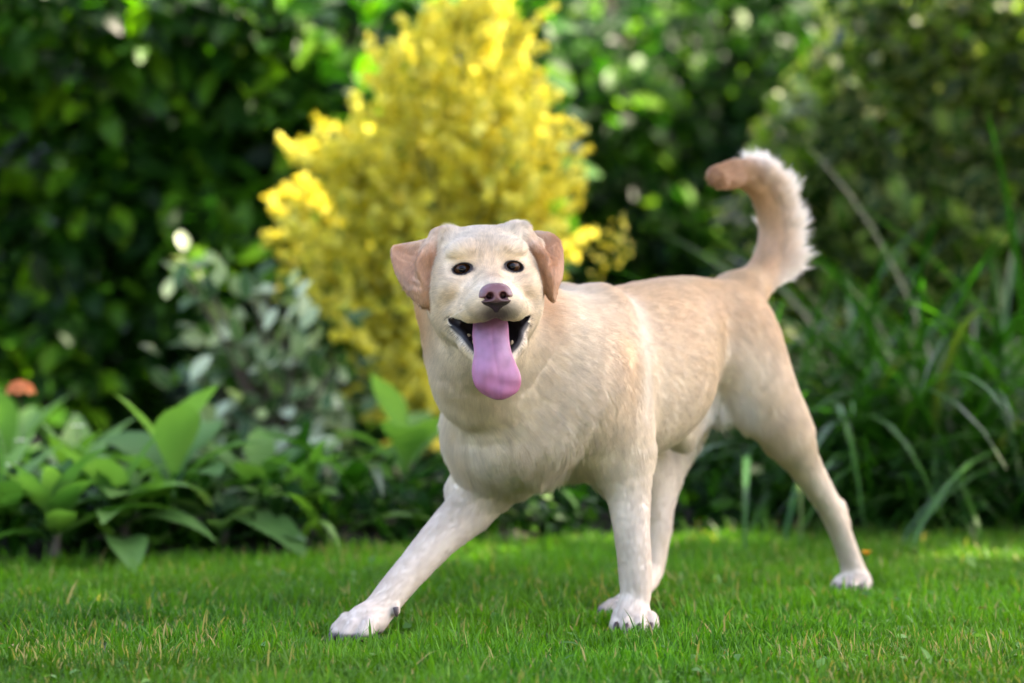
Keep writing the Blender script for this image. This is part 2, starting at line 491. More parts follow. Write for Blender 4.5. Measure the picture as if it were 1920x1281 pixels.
lo = np.min([p.lo for p in ALLP], 0); hi = np.max([p.hi for p in ALLP], 0)
dV, dF = polygonise(ALLP, lo, hi, 0.0042)
def nearhead(Fc, V, r1):
    c = face_centres(V, Fc); q = (c - HO) @ HM
    return (np.abs(q[:, 0]) < 0.15) & (q[:, 1] > -0.13) & (q[:, 2] > -0.19) & (q[:, 1] < 0.12)
def nearface(V):
    q = (V - HO) @ HM
    return (np.abs(q[:, 0]) < 0.075) & (q[:, 1] > -0.035) & (q[:, 2] > -0.17) & (q[:, 2] < 0.03)

dV, dF = subdivide(dV, dF, nearhead(dF, dV, 0))
q_ = (dV - HO) @ HM
dV = project(ALLP, dV, 2, sel=(np.abs(q_[:, 0]) < 0.16) & (q_[:, 1] > -0.14) & (q_[:, 2] > -0.20))
dV, dF = subdivide(dV, dF, nearface(face_centres(dV, dF)))
dV = project(ALLP, dV, 2, sel=nearface(dV))

# split everything to triangles for sampling; vertex normals
dT = np.array([t for f in dF for t in ([f] if len(f) == 3 else [[f[0], f[1], f[2]], [f[0], f[2], f[3]]])])
fn = np.cross(dV[dT[:, 1]] - dV[dT[:, 0]], dV[dT[:, 2]] - dV[dT[:, 0]])
dN = np.zeros_like(dV)
for i in range(3): np.add.at(dN, dT[:, i], fn)
dN /= np.maximum(np.linalg.norm(dN, axis=1), 1e-12)[:, None]

# --- coat: colour, hair length, hair direction at points X with normals N
def segd(X, A, B):
    ab = B - A; t = np.clip(((X - A) @ ab) / (ab @ ab), 0, 1)
    return np.linalg.norm(X - A - t[:, None] * ab, axis=1), t
def chaind(X, pts):
    best = np.full(len(X), 9.0); par = np.zeros(len(X)); dr = np.zeros((len(X), 3))
    for i in range(len(pts) - 1):
        d, t = segd(X, np.asarray(pts[i]), np.asarray(pts[i + 1]))
        m = d < best
        best[m] = d[m]; par[m] = i + t[m]
        v = np.asarray(pts[i + 1]) - np.asarray(pts[i]); dr[m] = v / np.linalg.norm(v)
    return best, par, dr
WHITE, CREAM, TAN = np.array([0.83, 0.765, 0.655]), np.array([0.79, 0.655, 0.46]), np.array([0.65, 0.455, 0.265])
EARC, RUST = np.array([0.52, 0.275, 0.14]), np.array([0.58, 0.335, 0.18])
DARK, BLACK, GUM = np.array([0.035, 0.026, 0.026]), np.array([0.012, 0.010, 0.011]), np.array([0.25, 0.07, 0.075])
def eard(X):
    best = [np.full(len(X), 9.0), np.full(len(X), 9.0)]; row = np.zeros(len(X))
    for e, g in enumerate(EARPTS):
        m = np.flatnonzero((X > g.reshape(-1, 3).min(0) - 0.03).all(1) & (X < g.reshape(-1, 3).max(0) + 0.03).all(1))
        if len(m) == 0: continue
        for mc in np.array_split(m, max(1, len(m) // 8000)):
            gf = g.reshape(-1, 3).astype(np.float32); xf = X[mc].astype(np.float32) - gf[0]; gf = gf - gf[0]
            dd = (xf ** 2).sum(1)[:, None] + (gf ** 2).sum(1)[None] - 2 * xf @ gf.T
            best[e][mc] = np.sqrt(np.maximum(dd.min(1), 0)); row[mc] = (dd.argmin(1) // 17) / 24.0
    return np.minimum(best[0], best[1]), row
def coat(X, N):
    n = len(X)
    q = X - W0; a, b, z = q @ U, q @ L, q[:, 2]
    h = (X - HO) @ HM
    up = N[:, 2]
    c = np.tile(CREAM * 0.55 + WHITE * 0.45, (n, 1))
    def mix(colr, w):
        nonlocal c
        w = np.clip(w, 0, 1)[:, None]; c = c * (1 - w) + np.asarray(colr) * w
    n1, n2 = vnoise(X, 22, 1), vnoise(X, 55, 2)
    # saddle and flank tan, pale behind the shoulder, pale legs and belly
    mix(TAN, sstep(z + 0.04 * n1, 0.38, 0.56) * sstep(-a, -0.03, 0.06) * 0.85)
    mix(TAN, np.exp(-((a + 0.20) / 0.12) ** 2 - ((z - 0.44) / 0.10) ** 2) * 0.45)
    mix(TAN, np.exp(-((a - 0.03) / 0.06) ** 2 - ((z - 0.46) / 0.08) ** 2) * 0.75 * sstep(b, 0.0, 0.05))
    mix(TAN, np.exp(-((a - 0.05) / 0.07) ** 2 - ((z - 0.37) / 0.08) ** 2) * 0.2)
    mix(WHITE, np.exp(-((a + 0.045 + 0.35 * (z - 0.45)) / 0.030) ** 2) * sstep(b, 0.02, 0.08) * sstep(z, 0.33, 0.42) * 0.75)
    mix(WHITE, sstep(-z, -0.42, -0.12) * np.where(a < -0.30, 0.08, 0.20))
    mix(TAN, sstep(-a, 0.36, 0.44) * sstep(z, 0.15, 0.40) * 0.45)
    mix(np.array([0.88, 0.84, 0.78]), np.exp(-((a + 0.365) / 0.075) ** 2 - ((z - 0.355) / 0.05) ** 2) * 1.0 * sstep(-b, -0.12, -0.09))
    mix(WHITE, np.exp(-((a - 0.14) / 0.06) ** 2 - ((b) / 0.06) ** 2) * sstep(z, 0.2, 0.3) * 0.7)
    mix(TAN, np.exp(-((a - 0.15) / 0.05) ** 2 - ((np.abs(b) - 0.075) / 0.03) ** 2 - ((z - 0.31) / 0.05) ** 2) * 0.3)
    # the insides of the legs and feet are a little pinker, wrists tan
    for wp in (rw, lf[4], hl[4]):
        mix(TAN, np.exp(-(np.linalg.norm(X - wp, axis=1) / 0.035) ** 2) * 0.35)
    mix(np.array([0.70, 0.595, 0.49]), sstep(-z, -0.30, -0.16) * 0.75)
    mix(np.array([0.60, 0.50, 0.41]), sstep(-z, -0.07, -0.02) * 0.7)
    rp_ = np.linalg.norm((X - rt)[:, :2], axis=1)
    mix(DARK, sstep(-z, -0.020, -0.013) * (rp_ < 0.09))              # dark pads under the lifted toes
    # neck and head
    hm = sstep(-np.linalg.norm(h - np.array([0, -0.05, -0.03]), axis=1), -0.17, -0.11)
    mix(CREAM * 0.65 + WHITE * 0.35, hm * 0.8)
    mix(TAN, hm * np.exp(-((np.abs(h[:, 0]) - 0.062) / 0.022) ** 2 - ((h[:, 2] + 0.035) / 0.05) ** 2) * 0.30)
    mix(TAN, hm * np.exp(-(h[:, 0] / 0.014) ** 2 - ((h[:, 2] - 0.010) / 0.035) ** 2) * 0.30)
    mix(TAN, hm * np.exp(-((np.abs(h[:, 0]) - 0.045) / 0.016) ** 2 - ((h[:, 2] + 0.040) / 0.020) ** 2) * 0.30)
    mix(TAN, hm * np.exp(-((np.abs(h[:, 0]) - 0.024) / 0.014) ** 2 - ((h[:, 2] - 0.028) / 0.012) ** 2) * 0.25)
    mix(TAN, hm * np.exp(-((np.abs(h[:, 0]) - 0.0) / 0.022) ** 2 - ((h[:, 2] + 0.006) / 0.03) ** 2) * 0.28)
    mix(TAN, np.exp(-((h[:, 0]) / 0.016) ** 2 - ((h[:, 2] + 0.022) / 0.012) ** 2 - ((h[:, 1] - 0.07) / 0.03) ** 2) * 0.5)
    nks = np.exp(-((np.abs(h[:, 0]) - 0.10) / 0.035) ** 2 - ((h[:, 2] + 0.07) / 0.07) ** 2 - ((h[:, 1] + 0.16) / 0.07) ** 2)
    mix(TAN * np.array([1.15, 1.0, 0.85]), nks * 0.85)
    mix(CREAM * 0.9, sstep(n2, 0.1, 1.0) * 0.25)
    # tail
    td, tp, tdir = chaind(X, tlp)
    onT = sstep(-td, -0.05, -0.042) * sstep(tp, 0.6, 1.4)
    Tc = D(1385, 420, 0.0)
    rad = X - Tc; rl = np.linalg.norm(rad, axis=1)
    o_ = ((rad / rl[:, None]) * N).sum(1)
    mix(TAN * 0.65 + EARC * 0.35, onT * sstep(-o_, -0.55, 0.35) * 0.75)
    mix(np.array([0.90, 0.86, 0.80]), onT * sstep(o_, 0.05, 0.95) * (1 - sstep(tp, 5.0, 6.3)) * 0.9)
    mix(RUST, onT * sstep(tp, 5.0, 6.6))
    # ears
    ed, er = eard(X)
    me_ = sstep(-ed, -0.014, -0.008)
    inner = sstep(er, 0.05, 0.30)
    mix(EARC, me_ * (0.35 + 0.65 * inner) * (0.86 + 0.14 * n1))
    # face marks: eye rims, lips, muzzle tip, mouth
    for s, e in zip((-1, 1), EYES):
        v = (X - e) @ HM - np.array([0.0012 * s, 0.011, 0])
        v = v @ rotm((0, 1, 0), 0.16 * s)
        rr = np.sqrt((v[:, 0] / 0.0139) ** 2 + (v[:, 2] / 0.0081) ** 2)
        fr = (v[:, 1] > -0.03)
        mix(TAN * 0.8, fr * sstep(-rr, -3.2, -1.3) * (np.abs(v[:, 1]) < 0.03) * 0.42)
        mix(TAN * 0.5, fr * sstep(-rr, -1.9, -1.25) * 0.5)
        mix(BLACK, fr * sstep(-rr, -1.36, -1.14))
        v2 = v - np.array([-0.0165 * s, 0.0, -0.005])
        mix(DARK * 2, fr * np.exp(-(v2[:, 0] / 0.006) ** 2 - (v2[:, 2] / 0.004) ** 2) * 0.7)
    tipm = np.exp(-((h[:, 0]) / 0.030) ** 2 - ((h[:, 2] + 0.071) / 0.015) ** 2) * sstep(h[:, 1], 0.070, 0.088)
    mix(np.array([0.075, 0.062, 0.066]), np.clip(tipm * 1.15, 0, 0.92))
    mix(BLACK, (h[:, 1] > 0.07) & (np.abs(h[:, 0]) < 0.016) & (h[:, 2] > -0.056) & (h[:, 2] < -0.034))
    for s in (-1, 1):
        for iy in range(4):
            for iz in range(3):
                v = h - np.array([(0.034 - 0.002 * iy) * s, 0.050 + 0.009 * iy + 0.003 * iz, -0.046 - 0.009 * iz - 0.001 * iy])
                mix(TAN * 0.45, np.exp(-((v[:, 1] ** 2 + v[:, 2] ** 2) / 0.0016 ** 2)) * (np.abs(v[:, 0]) < 0.02) * 0.5)
    dc = field([Prim(p.f, p.lo, p.hi, p.k, 'u') for p in cav], X)
    incav = sstep(-dc, -0.0060, -0.0025)
    lip = sstep(-dc, -0.0135, -0.0065) * (h[:, 2] < -0.090 - 0.0 * h[:, 1]) * (np.abs(h[:, 0]) > 0.02) * (h[:, 1] > -0.02)
    incav = np.maximum(incav, lip)
    mix(BLACK, incav)
    mix(np.array([0.07, 0.018, 0.020]), sstep(-dc, -0.001, 0.006) * (h[:, 1] < 0.03) * 0.8)
    return c, incav
dC, dInc = coat(dV, dN)

dog = new_empty('dog', G(-0.2, 0, 0))
tag(dog, 'pale yellow labrador dog striding across the lawn with its tongue hanging out', 'dog')
def under_dog(o):
    o.parent = dog; o.matrix_parent_inverse = Matrix.Translation(-Vector(dog.location)); return o

m_skin, nt, bs, out = new_mat('dog_skin')
at = nt.nodes.new('ShaderNodeAttribute'); at.attribute_name = 'coat'
nt.links.new(at.outputs['Color'], bs.inputs['Base Color'])
bs.inputs['Roughness'].default_value = 0.6
bs.inputs['Specular IOR Level'].default_value = 0.25
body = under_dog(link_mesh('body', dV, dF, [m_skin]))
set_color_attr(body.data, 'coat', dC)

# --- fur
def flow(X, N):
    q = X - W0; a, b, z = q @ U, q @ L, q[:, 2]
    h = (X - HO) @ HM
    bones = [([G(0.1, 0, .5), G(-0.1, 0, .5), G(-0.5, 0, .49)], -U * 0.9 + np.array([0, 0, -0.45]), 0.16),
             ([nk0, nk1, nk2], None, 0.12), ([H(0, -.07, -.11), H(0, -.15, -.19), G(.135, 0, .37), G(0.13, 0, 0.28)], None, 0.10),
             (lf[:3], np.array([0, 0, -1.0]), 0.07), (lf[2:], None, 0.04), ([rs, re_], None, 0.06), ([re_, rm, rw, rt], None, 0.045),
             (hl[:2], -U * 0.4 + np.array([0, 0, -1.0]), 0.10), (hl[1:5], None, 0.06), (hl[4:], None, 0.03),
             (hr[:2], -U * 0.4 + np.array([0, 0, -1.0]), 0.09), (hr[1:4], None, 0.05), (hr[3:], None, 0.03), (tlp[1:], None, 0.04)]
    acc = np.zeros_like(X)
    for pts, dv, rr in bones:
        d, t, dr = chaind(X, pts)
        w = np.exp(-(d / rr) ** 2) * (0.16 / rr) ** 1.0
        acc += (dr if dv is None else dv / np.linalg.norm(dv)) * w[:, None]
    # face: hair runs back from the nose, parting over the brow
    wf = np.exp(-(np.linalg.norm(h - np.array([0, -0.01, -0.03]), axis=1) / 0.10) ** 4) * 6
    fd = h - np.array([0, 0.12, -0.045]); fd[:, 1] *= 1.0
    fd /= np.linalg.norm(fd, axis=1)[:, None]
    acc += (fd @ HM.T) * wf[:, None]
    ed, er = eard(X)
    we = sstep(-ed, -0.02, -0.008) * 20
    for g in EARPTS:
        m = np.linalg.norm(X - g.reshape(-1, 3).mean(0), axis=1) < 0.1
        dv = g[-1].mean(0) - g[0].mean(0); dv /= np.linalg.norm(dv)
        acc[m] += dv * we[m][:, None]
    nz = np.stack([vnoise(X, 30, 11), vnoise(X, 30, 12), vnoise(X, 30, 13)], 1)
    acc /= np.maximum(np.linalg.norm(acc, axis=1), 1e-9)[:, None]
    acc += nz * 0.16
    acc -= (acc * N).sum(1)[:, None] * N
    return acc / np.maximum(np.linalg.norm(acc, axis=1), 1e-9)[:, None]
def furlen(X, N):
    q = X - W0; a, b, z = q @ U, q @ L, q[:, 2]
    h = (X - HO) @ HM
    ln = np.full(len(X), 0.017); lift = np.full(len(X), 0.26)
    def st(v, lf_, w):
        nonlocal ln, lift
        w = np.clip(w, 0, 1); ln = ln * (1 - w) + v * w; lift = lift * (1 - w) + lf_ * w
    st(0.010, 0.2, sstep(-z, -0.28, -0.2))
    st(0.030, 0.36, np.exp(-((a - 0.15) / 0.07) ** 2 - ((z - 0.36) / 0.12) ** 2))
    st(0.024, 0.34, sstep(-np.linalg.norm(h - np.array([0, -0.17, -0.13]), axis=1), -0.15, -0.08))
    st(0.034, 0.75, np.exp(-((a - 0.08) / 0.10) ** 2 - ((z - 0.255) / 0.030) ** 2) * sstep(-np.abs(b), -0.10, -0.075))
    st(0.026, 0.3, sstep(-np.abs(a + 0.36), -0.13, -0.06) * sstep(-z, -0.40, -0.34) * sstep(z, 0.25, 0.3))
    for c in (G(-0.062, 0.12, 0.30), G(-0.40, -0.03, 0.27)):
        st(0.026, 0.4, np.exp(-(np.linalg.norm(X - c, axis=1) / 0.024) ** 2))
    hd = np.linalg.norm(h - np.array([0, -0.04, -0.03]), axis=1)
    st(0.013, 0.30, sstep(-hd, -0.16, -0.11))
    st(0.0065, 0.30, sstep(h[:, 1], -0.01, 0.04) * (hd < 0.2) * (h[:, 2] > -0.17))
    st(0.020, 0.5, np.exp(-((h[:, 2] - 0.062) / 0.015) ** 2 - ((np.abs(h[:, 0]) - 0.055) / 0.016) ** 2) * (hd < 0.15))
    for e in EYES:
        st(0.0028, 0.15, sstep(-np.linalg.norm((X - e) * [1, 0.6, 1.25], axis=1), -0.034, -0.022))
    ed, er = eard(X)
    st(0.008, 0.25, sstep(-ed, -0.018, -0.008))
    td, tp, _ = chaind(X, tlp)
    onT = sstep(-td, -0.055, -0.045) * sstep(tp, 0.4, 1.2)
    rad = X - D(1385, 420, 0.0); rl = np.linalg.norm(rad, axis=1)
    o_ = ((rad / rl[:, None]) * N).sum(1)
    st(0.014, 0.3, onT)
    st(0.066, 1.15, onT * sstep(o_, 0.0, 0.75) * (1 - sstep(tp, 5.0, 6.6)) * sstep(tp, 0.7, 2.0))
    st(0.024, 0.50, onT * sstep(tp, 5.0, 6.2))
    st(0.007, 0.20, sstep(-z, -0.075, -0.045))
    return ln, lift
def unit_(v): return v / np.maximum(np.linalg.norm(v, axis=-1, keepdims=True), 1e-9)
def make_fur(n):
    A, B, Cc = dV[dT[:, 0]], dV[dT[:, 1]], dV[dT[:, 2]]
    area = 0.5 * np.linalg.norm(np.cross(B - A, Cc - A), axis=1)
    cen = (A + B + Cc) / 3
    h = (cen - HO) @ HM
    dens = np.where((np.linalg.norm(h - np.array([0, 0, -0.03]), axis=1) < 0.19), 2.6, 1.0)
    dens *= np.where(cen[:, 2] < 0.004, 0.0, 1.0)
    dens *= np.where(chaind(cen, tlp)[0] < 0.05, 3.0, 1.0)
    dens *= (1 - dInc[dT].mean(1))
    dark = dC[dT].mean(1).max(1) < 0.09
    dens *= np.where(dark, 0.0, 1.0)
    w = area * dens; w /= w.sum()
    ti = rng.choice(len(dT), n, p=w)
    r1, r2 = np.sqrt(rng.random(n)), rng.random(n)
    bw = np.stack([1 - r1, r1 * (1 - r2), r1 * r2], 1)
    X = (dV[dT[ti]] * bw[:, :, None]).sum(1)
    N = (dN[dT[ti]] * bw[:, :, None]).sum(1); N /= np.linalg.norm(N, axis=1)[:, None]
    bary = lambda A_: (A_[dT[ti]] * (bw[:, :, None] if A_.ndim == 2 else bw)).sum(1)
    vf = flow(dV, dN); vl, vt = furlen(dV, dN)
    c = bary(dC); dr = unit_(bary(vf)); ln = bary(vl); lift = bary(vt)
    # clumps: hairs bend toward a common direction that changes on a small scale
    s1 = np.stack([vnoise(X, 260, 21), vnoise(X, 260, 22), vnoise(X, 260, 23)], 1)
    dr = dr + 0.13 * s1 + 0.12 * rng.normal(size=X.shape)
    dr -= (dr * N).sum(1)[:, None] * N; dr /= np.linalg.norm(dr, axis=1)[:, None]
    ln = ln * (0.65 + 0.6 * rng.random(n)) * (1 + 0.18 * vnoise(X, 150, 31))
    lift = lift * (0.7 + 0.6 * rng.random(n)) + 0.05 * vnoise(X, 200, 33)
    # long hair droops and lies over
    ts = np.array([0, 0.3, 0.65, 1.0])
    pts = np.zeros((n, 4, 3), np.float32)
    for k, t in enumerate(ts):
        up = lift * (t - 0.45 * t * t)
        p = X - N * (ln * 0.02)[:, None] + (dr * (t * np.sqrt(np.maximum(1 - lift ** 2, 0.2)))[:, None] + N * up[:, None]) * ln[:, None]
        p[:, 2] -= (ln * t) ** 2 * 1.2
        pts[:, k] = p
    # hairs gather in small tufts: each leans to the tip of the nearest tuft's middle hair
    from mathutils import kdtree
    nc = 42000
    kd = kdtree.KDTree(nc)
    for i in range(nc): kd.insert(X[i], i)
    kd.balance()
    own = np.array([kd.find(p)[1] for p in X.tolist()])
    face_ = np.linalg.norm((X - HO) @ HM - np.array([0, -0.02, -0.03]), axis=1) < 0.13
    cl = np.where(face_, 0.18, np.interp(bary(vl), [0.010, 0.017, 0.030, 0.050], [0.10, 0.22, 0.46, 0.64]))
    for k, t in enumerate(ts):
        w_ = (cl * t ** 0.8)[:, None]
        same = ((N * N[own]).sum(1) > 0.6)[:, None] & (np.linalg.norm(X - X[own], axis=1) < 0.012)[:, None]
        tgt = pts[own, k] + (X - X[own]) * 0.15
        pts[:, k] = np.where(same, pts[:, k] * (1 - w_) + tgt * w_, pts[:, k])
    tuft = rng.random(n)[own]
    hu = rng.random(n)
    c = c * (0.80 + 0.24 * hu + 0.16 * tuft + 0.04 * vnoise(X, 70, 42))[:, None]
    c = np.clip(c + 0.05 * vnoise(X, 170, 41)[:, None] * c, 0, 0.92)
    leg_ = X[:, 2] < 0.24
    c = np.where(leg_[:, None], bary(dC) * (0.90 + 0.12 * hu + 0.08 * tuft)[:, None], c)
    hd_ = np.linalg.norm((X - HO) @ HM - np.array([0, -0.02, -0.03]), axis=1) < 0.13
    c = np.where(hd_[:, None], c * (0.90 + 0.20 * rng.random(n) + 0.07 * vnoise(X, 420, 43))[:, None], c)
    cu = bpy.data.hair_curves.new('fur')
    cu.add_curves([4] * n)
    cu.points.foreach_set('position', pts.ravel())
    ra = cu.attributes.new('radius', 'FLOAT', 'POINT') if 'radius' not in cu.attributes else cu.attributes['radius']
    rr = (np.array([0.00016, 0.00016, 0.00012, 0.00003], np.float32)[None] * np.where(hd_, 1.3, 1.0)[:, None]).astype(np.float32).ravel()
    ra.data.foreach_set('value', rr)
    ca = cu.attributes.new('coat', 'FLOAT_COLOR', 'CURVE')
    c4 = np.ones((n, 4), np.float32); c4[:, :3] = c
    ca.data.foreach_set('color', c4.ravel())
    na = cu.attributes.new('skin_normal', 'FLOAT_VECTOR', 'CURVE')
    na.data.foreach_set('vector', N.astype(np.float32).ravel())
    la = cu.attributes.new('loose', 'FLOAT', 'CURVE')
    la.data.foreach_set('value', (0.35 + 0.6 * sstep(ln * np.minimum(lift, 1), 0.012, 0.04)).astype(np.float32))
    m, nt, bs, out = new_mat('dog_fur')
    a3 = nt.nodes.new('ShaderNodeAttribute'); a3.attribute_name = 'loose'
    nt.nodes.remove(bs)
    a1 = nt.nodes.new('ShaderNodeAttribute'); a1.attribute_name = 'coat'
    a2 = nt.nodes.new('ShaderNodeAttribute'); a2.attribute_name = 'skin_normal'
    ge = nt.nodes.new('ShaderNodeNewGeometry')
    mx = nt.nodes.new('ShaderNodeMix'); mx.data_type = 'VECTOR'; nt.links.new(a3.outputs['Fac'], mx.inputs[0])
    nt.links.new(a2.outputs['Vector'], mx.inputs[4]); nt.links.new(ge.outputs['Normal'], mx.inputs[5])
    nm = nt.nodes.new('ShaderNodeVectorMath'); nm.operation = 'NORMALIZE'
    nt.links.new(mx.outputs[1], nm.inputs[0])
    df = nt.nodes.new('ShaderNodeBsdfDiffuse'); tr = nt.nodes.new('ShaderNodeBsdfTranslucent')
    gl = nt.nodes.new('ShaderNodeBsdfGlossy'); gl.inputs['Roughness'].default_value = 0.45
    for s in (df, tr): nt.links.new(a1.outputs['Color'], s.inputs['Color']); nt.links.new(nm.outputs[0], s.inputs['Normal'])
    nt.links.new(nm.outputs[0], gl.inputs['Normal'])
    m1 = nt.nodes.new('ShaderNodeMixShader'); m1.inputs[0].default_value = 0.35
    nt.links.new(df.outputs[0], m1.inputs[1]); nt.links.new(tr.outputs[0], m1.inputs[2])
    m2 = nt.nodes.new('ShaderNodeMixShader'); m2.inputs[0].default_value = 0.05
    nt.links.new(m1.outputs[0], m2.inputs[1]); nt.links.new(gl.outputs[0], m2.inputs[2])
    nt.links.new(m2.outputs[0], out.inputs['Surface'])
    cu.materials.append(m)
    o = bpy.data.objects.new('fur', cu); col.objects.link(o)
    o['kind'] = 'stuff'
    return under_dog(o)
fur = make_fur(520000)

# --- whiskers
wp = []
for s in (-1, 1):
    for k in range(6):
        r0 = H((0.030 + 0.008 * rng.random()) * s, 0.060 + 0.022 * rng.random(), -0.048 - 0.016 * rng.random())
        dv = HM @ np.array([s * (0.8 + 0.3 * rng.random()), -0.25 + 0.3 * rng.random(), -0.55 + 0.5 * rng.random()])
        l_ = 0.030 + 0.025 * rng.random()
        wp.append([r0 + dv * l_ * t + np.array([0, 0, -0.25]) * l_ * t * t for t in (0, 0.35, 0.7, 1.0)])
wc = bpy.data.hair_curves.new('whiskers'); wc.add_curves([4] * len(wp))
wc.points.foreach_set('position', np.array(wp, np.float32).ravel())
wa = wc.attributes.new('radius', 'FLOAT', 'POINT') if 'radius' not in wc.attributes else wc.attributes['radius']
wa.data.foreach_set('value', np.tile(np.array([0.00014, 0.00012, 0.00008, 0.00003], np.float32), len(wp)))
m_wh, nt, bs, out = new_mat('whisker_hair'); bs.inputs['Base Color'].default_value = (0.75, 0.70, 0.62, 1)
wc.materials.append(m_wh)
wo = bpy.data.objects.new('whiskers', wc); col.objects.link(wo); under_dog(wo); wo['kind'] = 'stuff'
# --- eyes
m_eye, nt, bs, out = new_mat('eye_iris')
tc = nt.nodes.new('ShaderNodeAttribute'); tc.attribute_name = 'iris'
nt.links.new(tc.outputs['Color'], bs.inputs['Base Color'])
bs.inputs['Roughness'].default_value = 0.04
bs.inputs['Specular IOR Level'].default_value = 0.18
def uv_sphere(c, r, M, nu=40, nv=24):
    V = []
    for i in range(nv + 1):
        th = math.pi * i / nv
        for j in range(nu):
            ph = 2 * math.pi * j / nu
            V.append([math.sin(th) * math.cos(ph), math.cos(th), math.sin(th) * math.sin(ph)])
    V = np.array(V)
    Fc = np.array([[i * nu + j, i * nu + (j + 1) % nu, (i + 1) * nu + (j + 1) % nu, (i + 1) * nu + j] for i in range(nv) for j in range(nu)])
    return c + (V * r) @ M.T, Fc, V
for s, c in zip((-1, 1), EYES):
    gaze = np.array([0, 0, CAM_H]) - c; gaze /= np.linalg.norm(gaze)
    gx = np.cross(gaze, [0, 0, 1.0]); gx /= np.linalg.norm(gx)
    M = np.stack([gx, gaze, np.cross(gx, gaze)], 1)
    V, Fc, N = uv_sphere(c, EYR, M, 40, 40)
    th = np.arccos(np.clip(N[:, 1], -1, 1))
    V += (gaze * 0.0014) * (np.exp(-(th / 0.5) ** 2))[:, None]
    o = under_dog(link_mesh('eye', V, Fc, [m_eye]))
    iris = np.array([0.040, 0.016, 0.006]); cc = np.tile(np.array([0.06, 0.035, 0.025]), (len(V), 1))
    w = sstep(-th, -0.86, -0.78)[:, None]; cc = cc * (1 - w) + iris * w
    w = sstep(-th, -0.42, -0.36)[:, None]; cc = cc * (1 - w) + np.array([0.003, 0.003, 0.004]) * w
    set_color_attr(o.data, 'iris', cc)
    capf = Fc[(th[Fc] < 0.40).all(1)]
    used = np.unique(capf); remap = np.full(len(V), -1); remap[used] = np.arange(len(used))
    pu = link_mesh('pupil', V[used] + gaze * 0.00025, remap[capf], [m_eye]); pu.parent = o
    set_color_attr(pu.data, 'iris', np.tile(np.array([0.003, 0.003, 0.004]), (len(used), 1)))

# --- nose leather
def HN(x, y, z): return H(x * 0.94, 0.0965 + (y - 0.092) * 1.0, -0.0450 + (z + 0.0450) * 0.98)
nz = [ell(HN(0, 0.092, -0.0440), (0.0240, 0.0185, 0.0205), HM, 0.012),
      rc(HN(-0.0125, 0.097, -0.046), HN(-0.0125, 0.088, -0.048), 0.0120, 0.0120, 0.012), rc(HN(0.0125, 0.097, -0.046), HN(0.0125, 0.088, -0.048), 0.0120, 0.0120, 0.012),
      rc(HN(0, 0.098, -0.057), HN(0, 0.094, -0.068), 0.0065, 0.0035, 0.010)]
for s in (1, -1):
    nz.append(rc(HN(0.0095 * s, 0.116, -0.0455), HN(0.0125 * s, 0.098, -0.0445), 0.0060, 0.0042, 0.004, 's'))
    nz.append(rc(HN(0.0130 * s, 0.112, -0.0490), HN(0.0250 * s, 0.100, -0.0500), 0.0032, 0.0020, 0.003, 's'))
nz.append(rc(HN(0, 0.118, -0.050), HN(0, 0.112, -0.070), 0.0020, 0.0016, 0.003, 's'))
nlo = np.min([p.lo for p in nz], 0); nhi = np.max([p.hi for p in nz], 0)
nV, nF = polygonise(nz, nlo, nhi, 0.0012)
nV = project(nz, nV, 2, 0.0004)
m_nose, nt, bs, out = new_mat('nose_leather')
at = nt.nodes.new('ShaderNodeAttribute'); at.attribute_name = 'leather'
nt.links.new(at.outputs['Color'], bs.inputs['Base Color'])
bs.inputs['Roughness'].default_value = 0.26
vo = nt.nodes.new('ShaderNodeTexVoronoi'); vo.inputs['Scale'].default_value = 700
bp = nt.nodes.new('ShaderNodeBump'); bp.inputs['Strength'].default_value = 0.35; bp.inputs['Distance'].default_value = 0.0006
nt.links.new(vo.outputs['Distance'], bp.inputs['Height']); nt.links.new(bp.outputs[0], bs.inputs['Normal'])
nose = under_dog(link_mesh('nose', nV, nF, [m_nose]))
h = (nV - HO) @ HM
pink, dk = np.array([0.115, 0.043, 0.050]), np.array([0.014, 0.008, 0.010])
w = np.clip(sstep(-h[:, 2], 0.046, 0.058) + 0.75 * np.exp(-((np.abs(h[:, 0]) - 0.012) / 0.006) ** 2 - ((h[:, 2] + 0.047) / 0.004) ** 2), 0, 1)[:, None]
set_color_attr(nose.data, 'leather', pink * (1 - w) + dk * w)

# --- tongue
m_tng, nt, bs, out = new_mat('tongue_flesh')
at = nt.nodes.new('ShaderNodeAttribute'); at.attribute_name = 'flesh'
no = nt.nodes.new('ShaderNodeTexNoise'); no.inputs['Scale'].default_value = 420; no.inputs['Detail'].default_value = 5
bp = nt.nodes.new('ShaderNodeBump'); bp.inputs['Strength'].default_value = 0.7; bp.inputs['Distance'].default_value = 0.0012
nt.links.new(no.outputs[0], bp.inputs['Height']); nt.links.new(bp.outputs[0], bs.inputs['Normal'])
nt.links.new(at.outputs['Color'], bs.inputs['Base Color'])
bs.inputs['Roughness'].default_value = 0.34
bs.inputs['Subsurface Weight'].default_value = 0.15
bs.inputs['Subsurface Radius'].default_value = (0.006, 0.002, 0.002)
TP = [  # along the tongue: photo x of left and right edge, photo y, local forward
    (888, 950, 596, 0.010), (887, 953, 612, 0.035), (886, 954, 630, 0.056), (888, 956, 648, 0.072), (889, 960, 664, 0.083),
    (886, 967, 682, 0.091), (885, 974, 698, 0.095), (887, 977, 712, 0.096), (892, 975, 725, 0.094), (902, 968, 736, 0.091), (917, 954, 744, 0.087), (930, 943, 747.5, 0.084)]
rows = []
nu = 25
tpi = catmull(np.array(TP, float), 45)
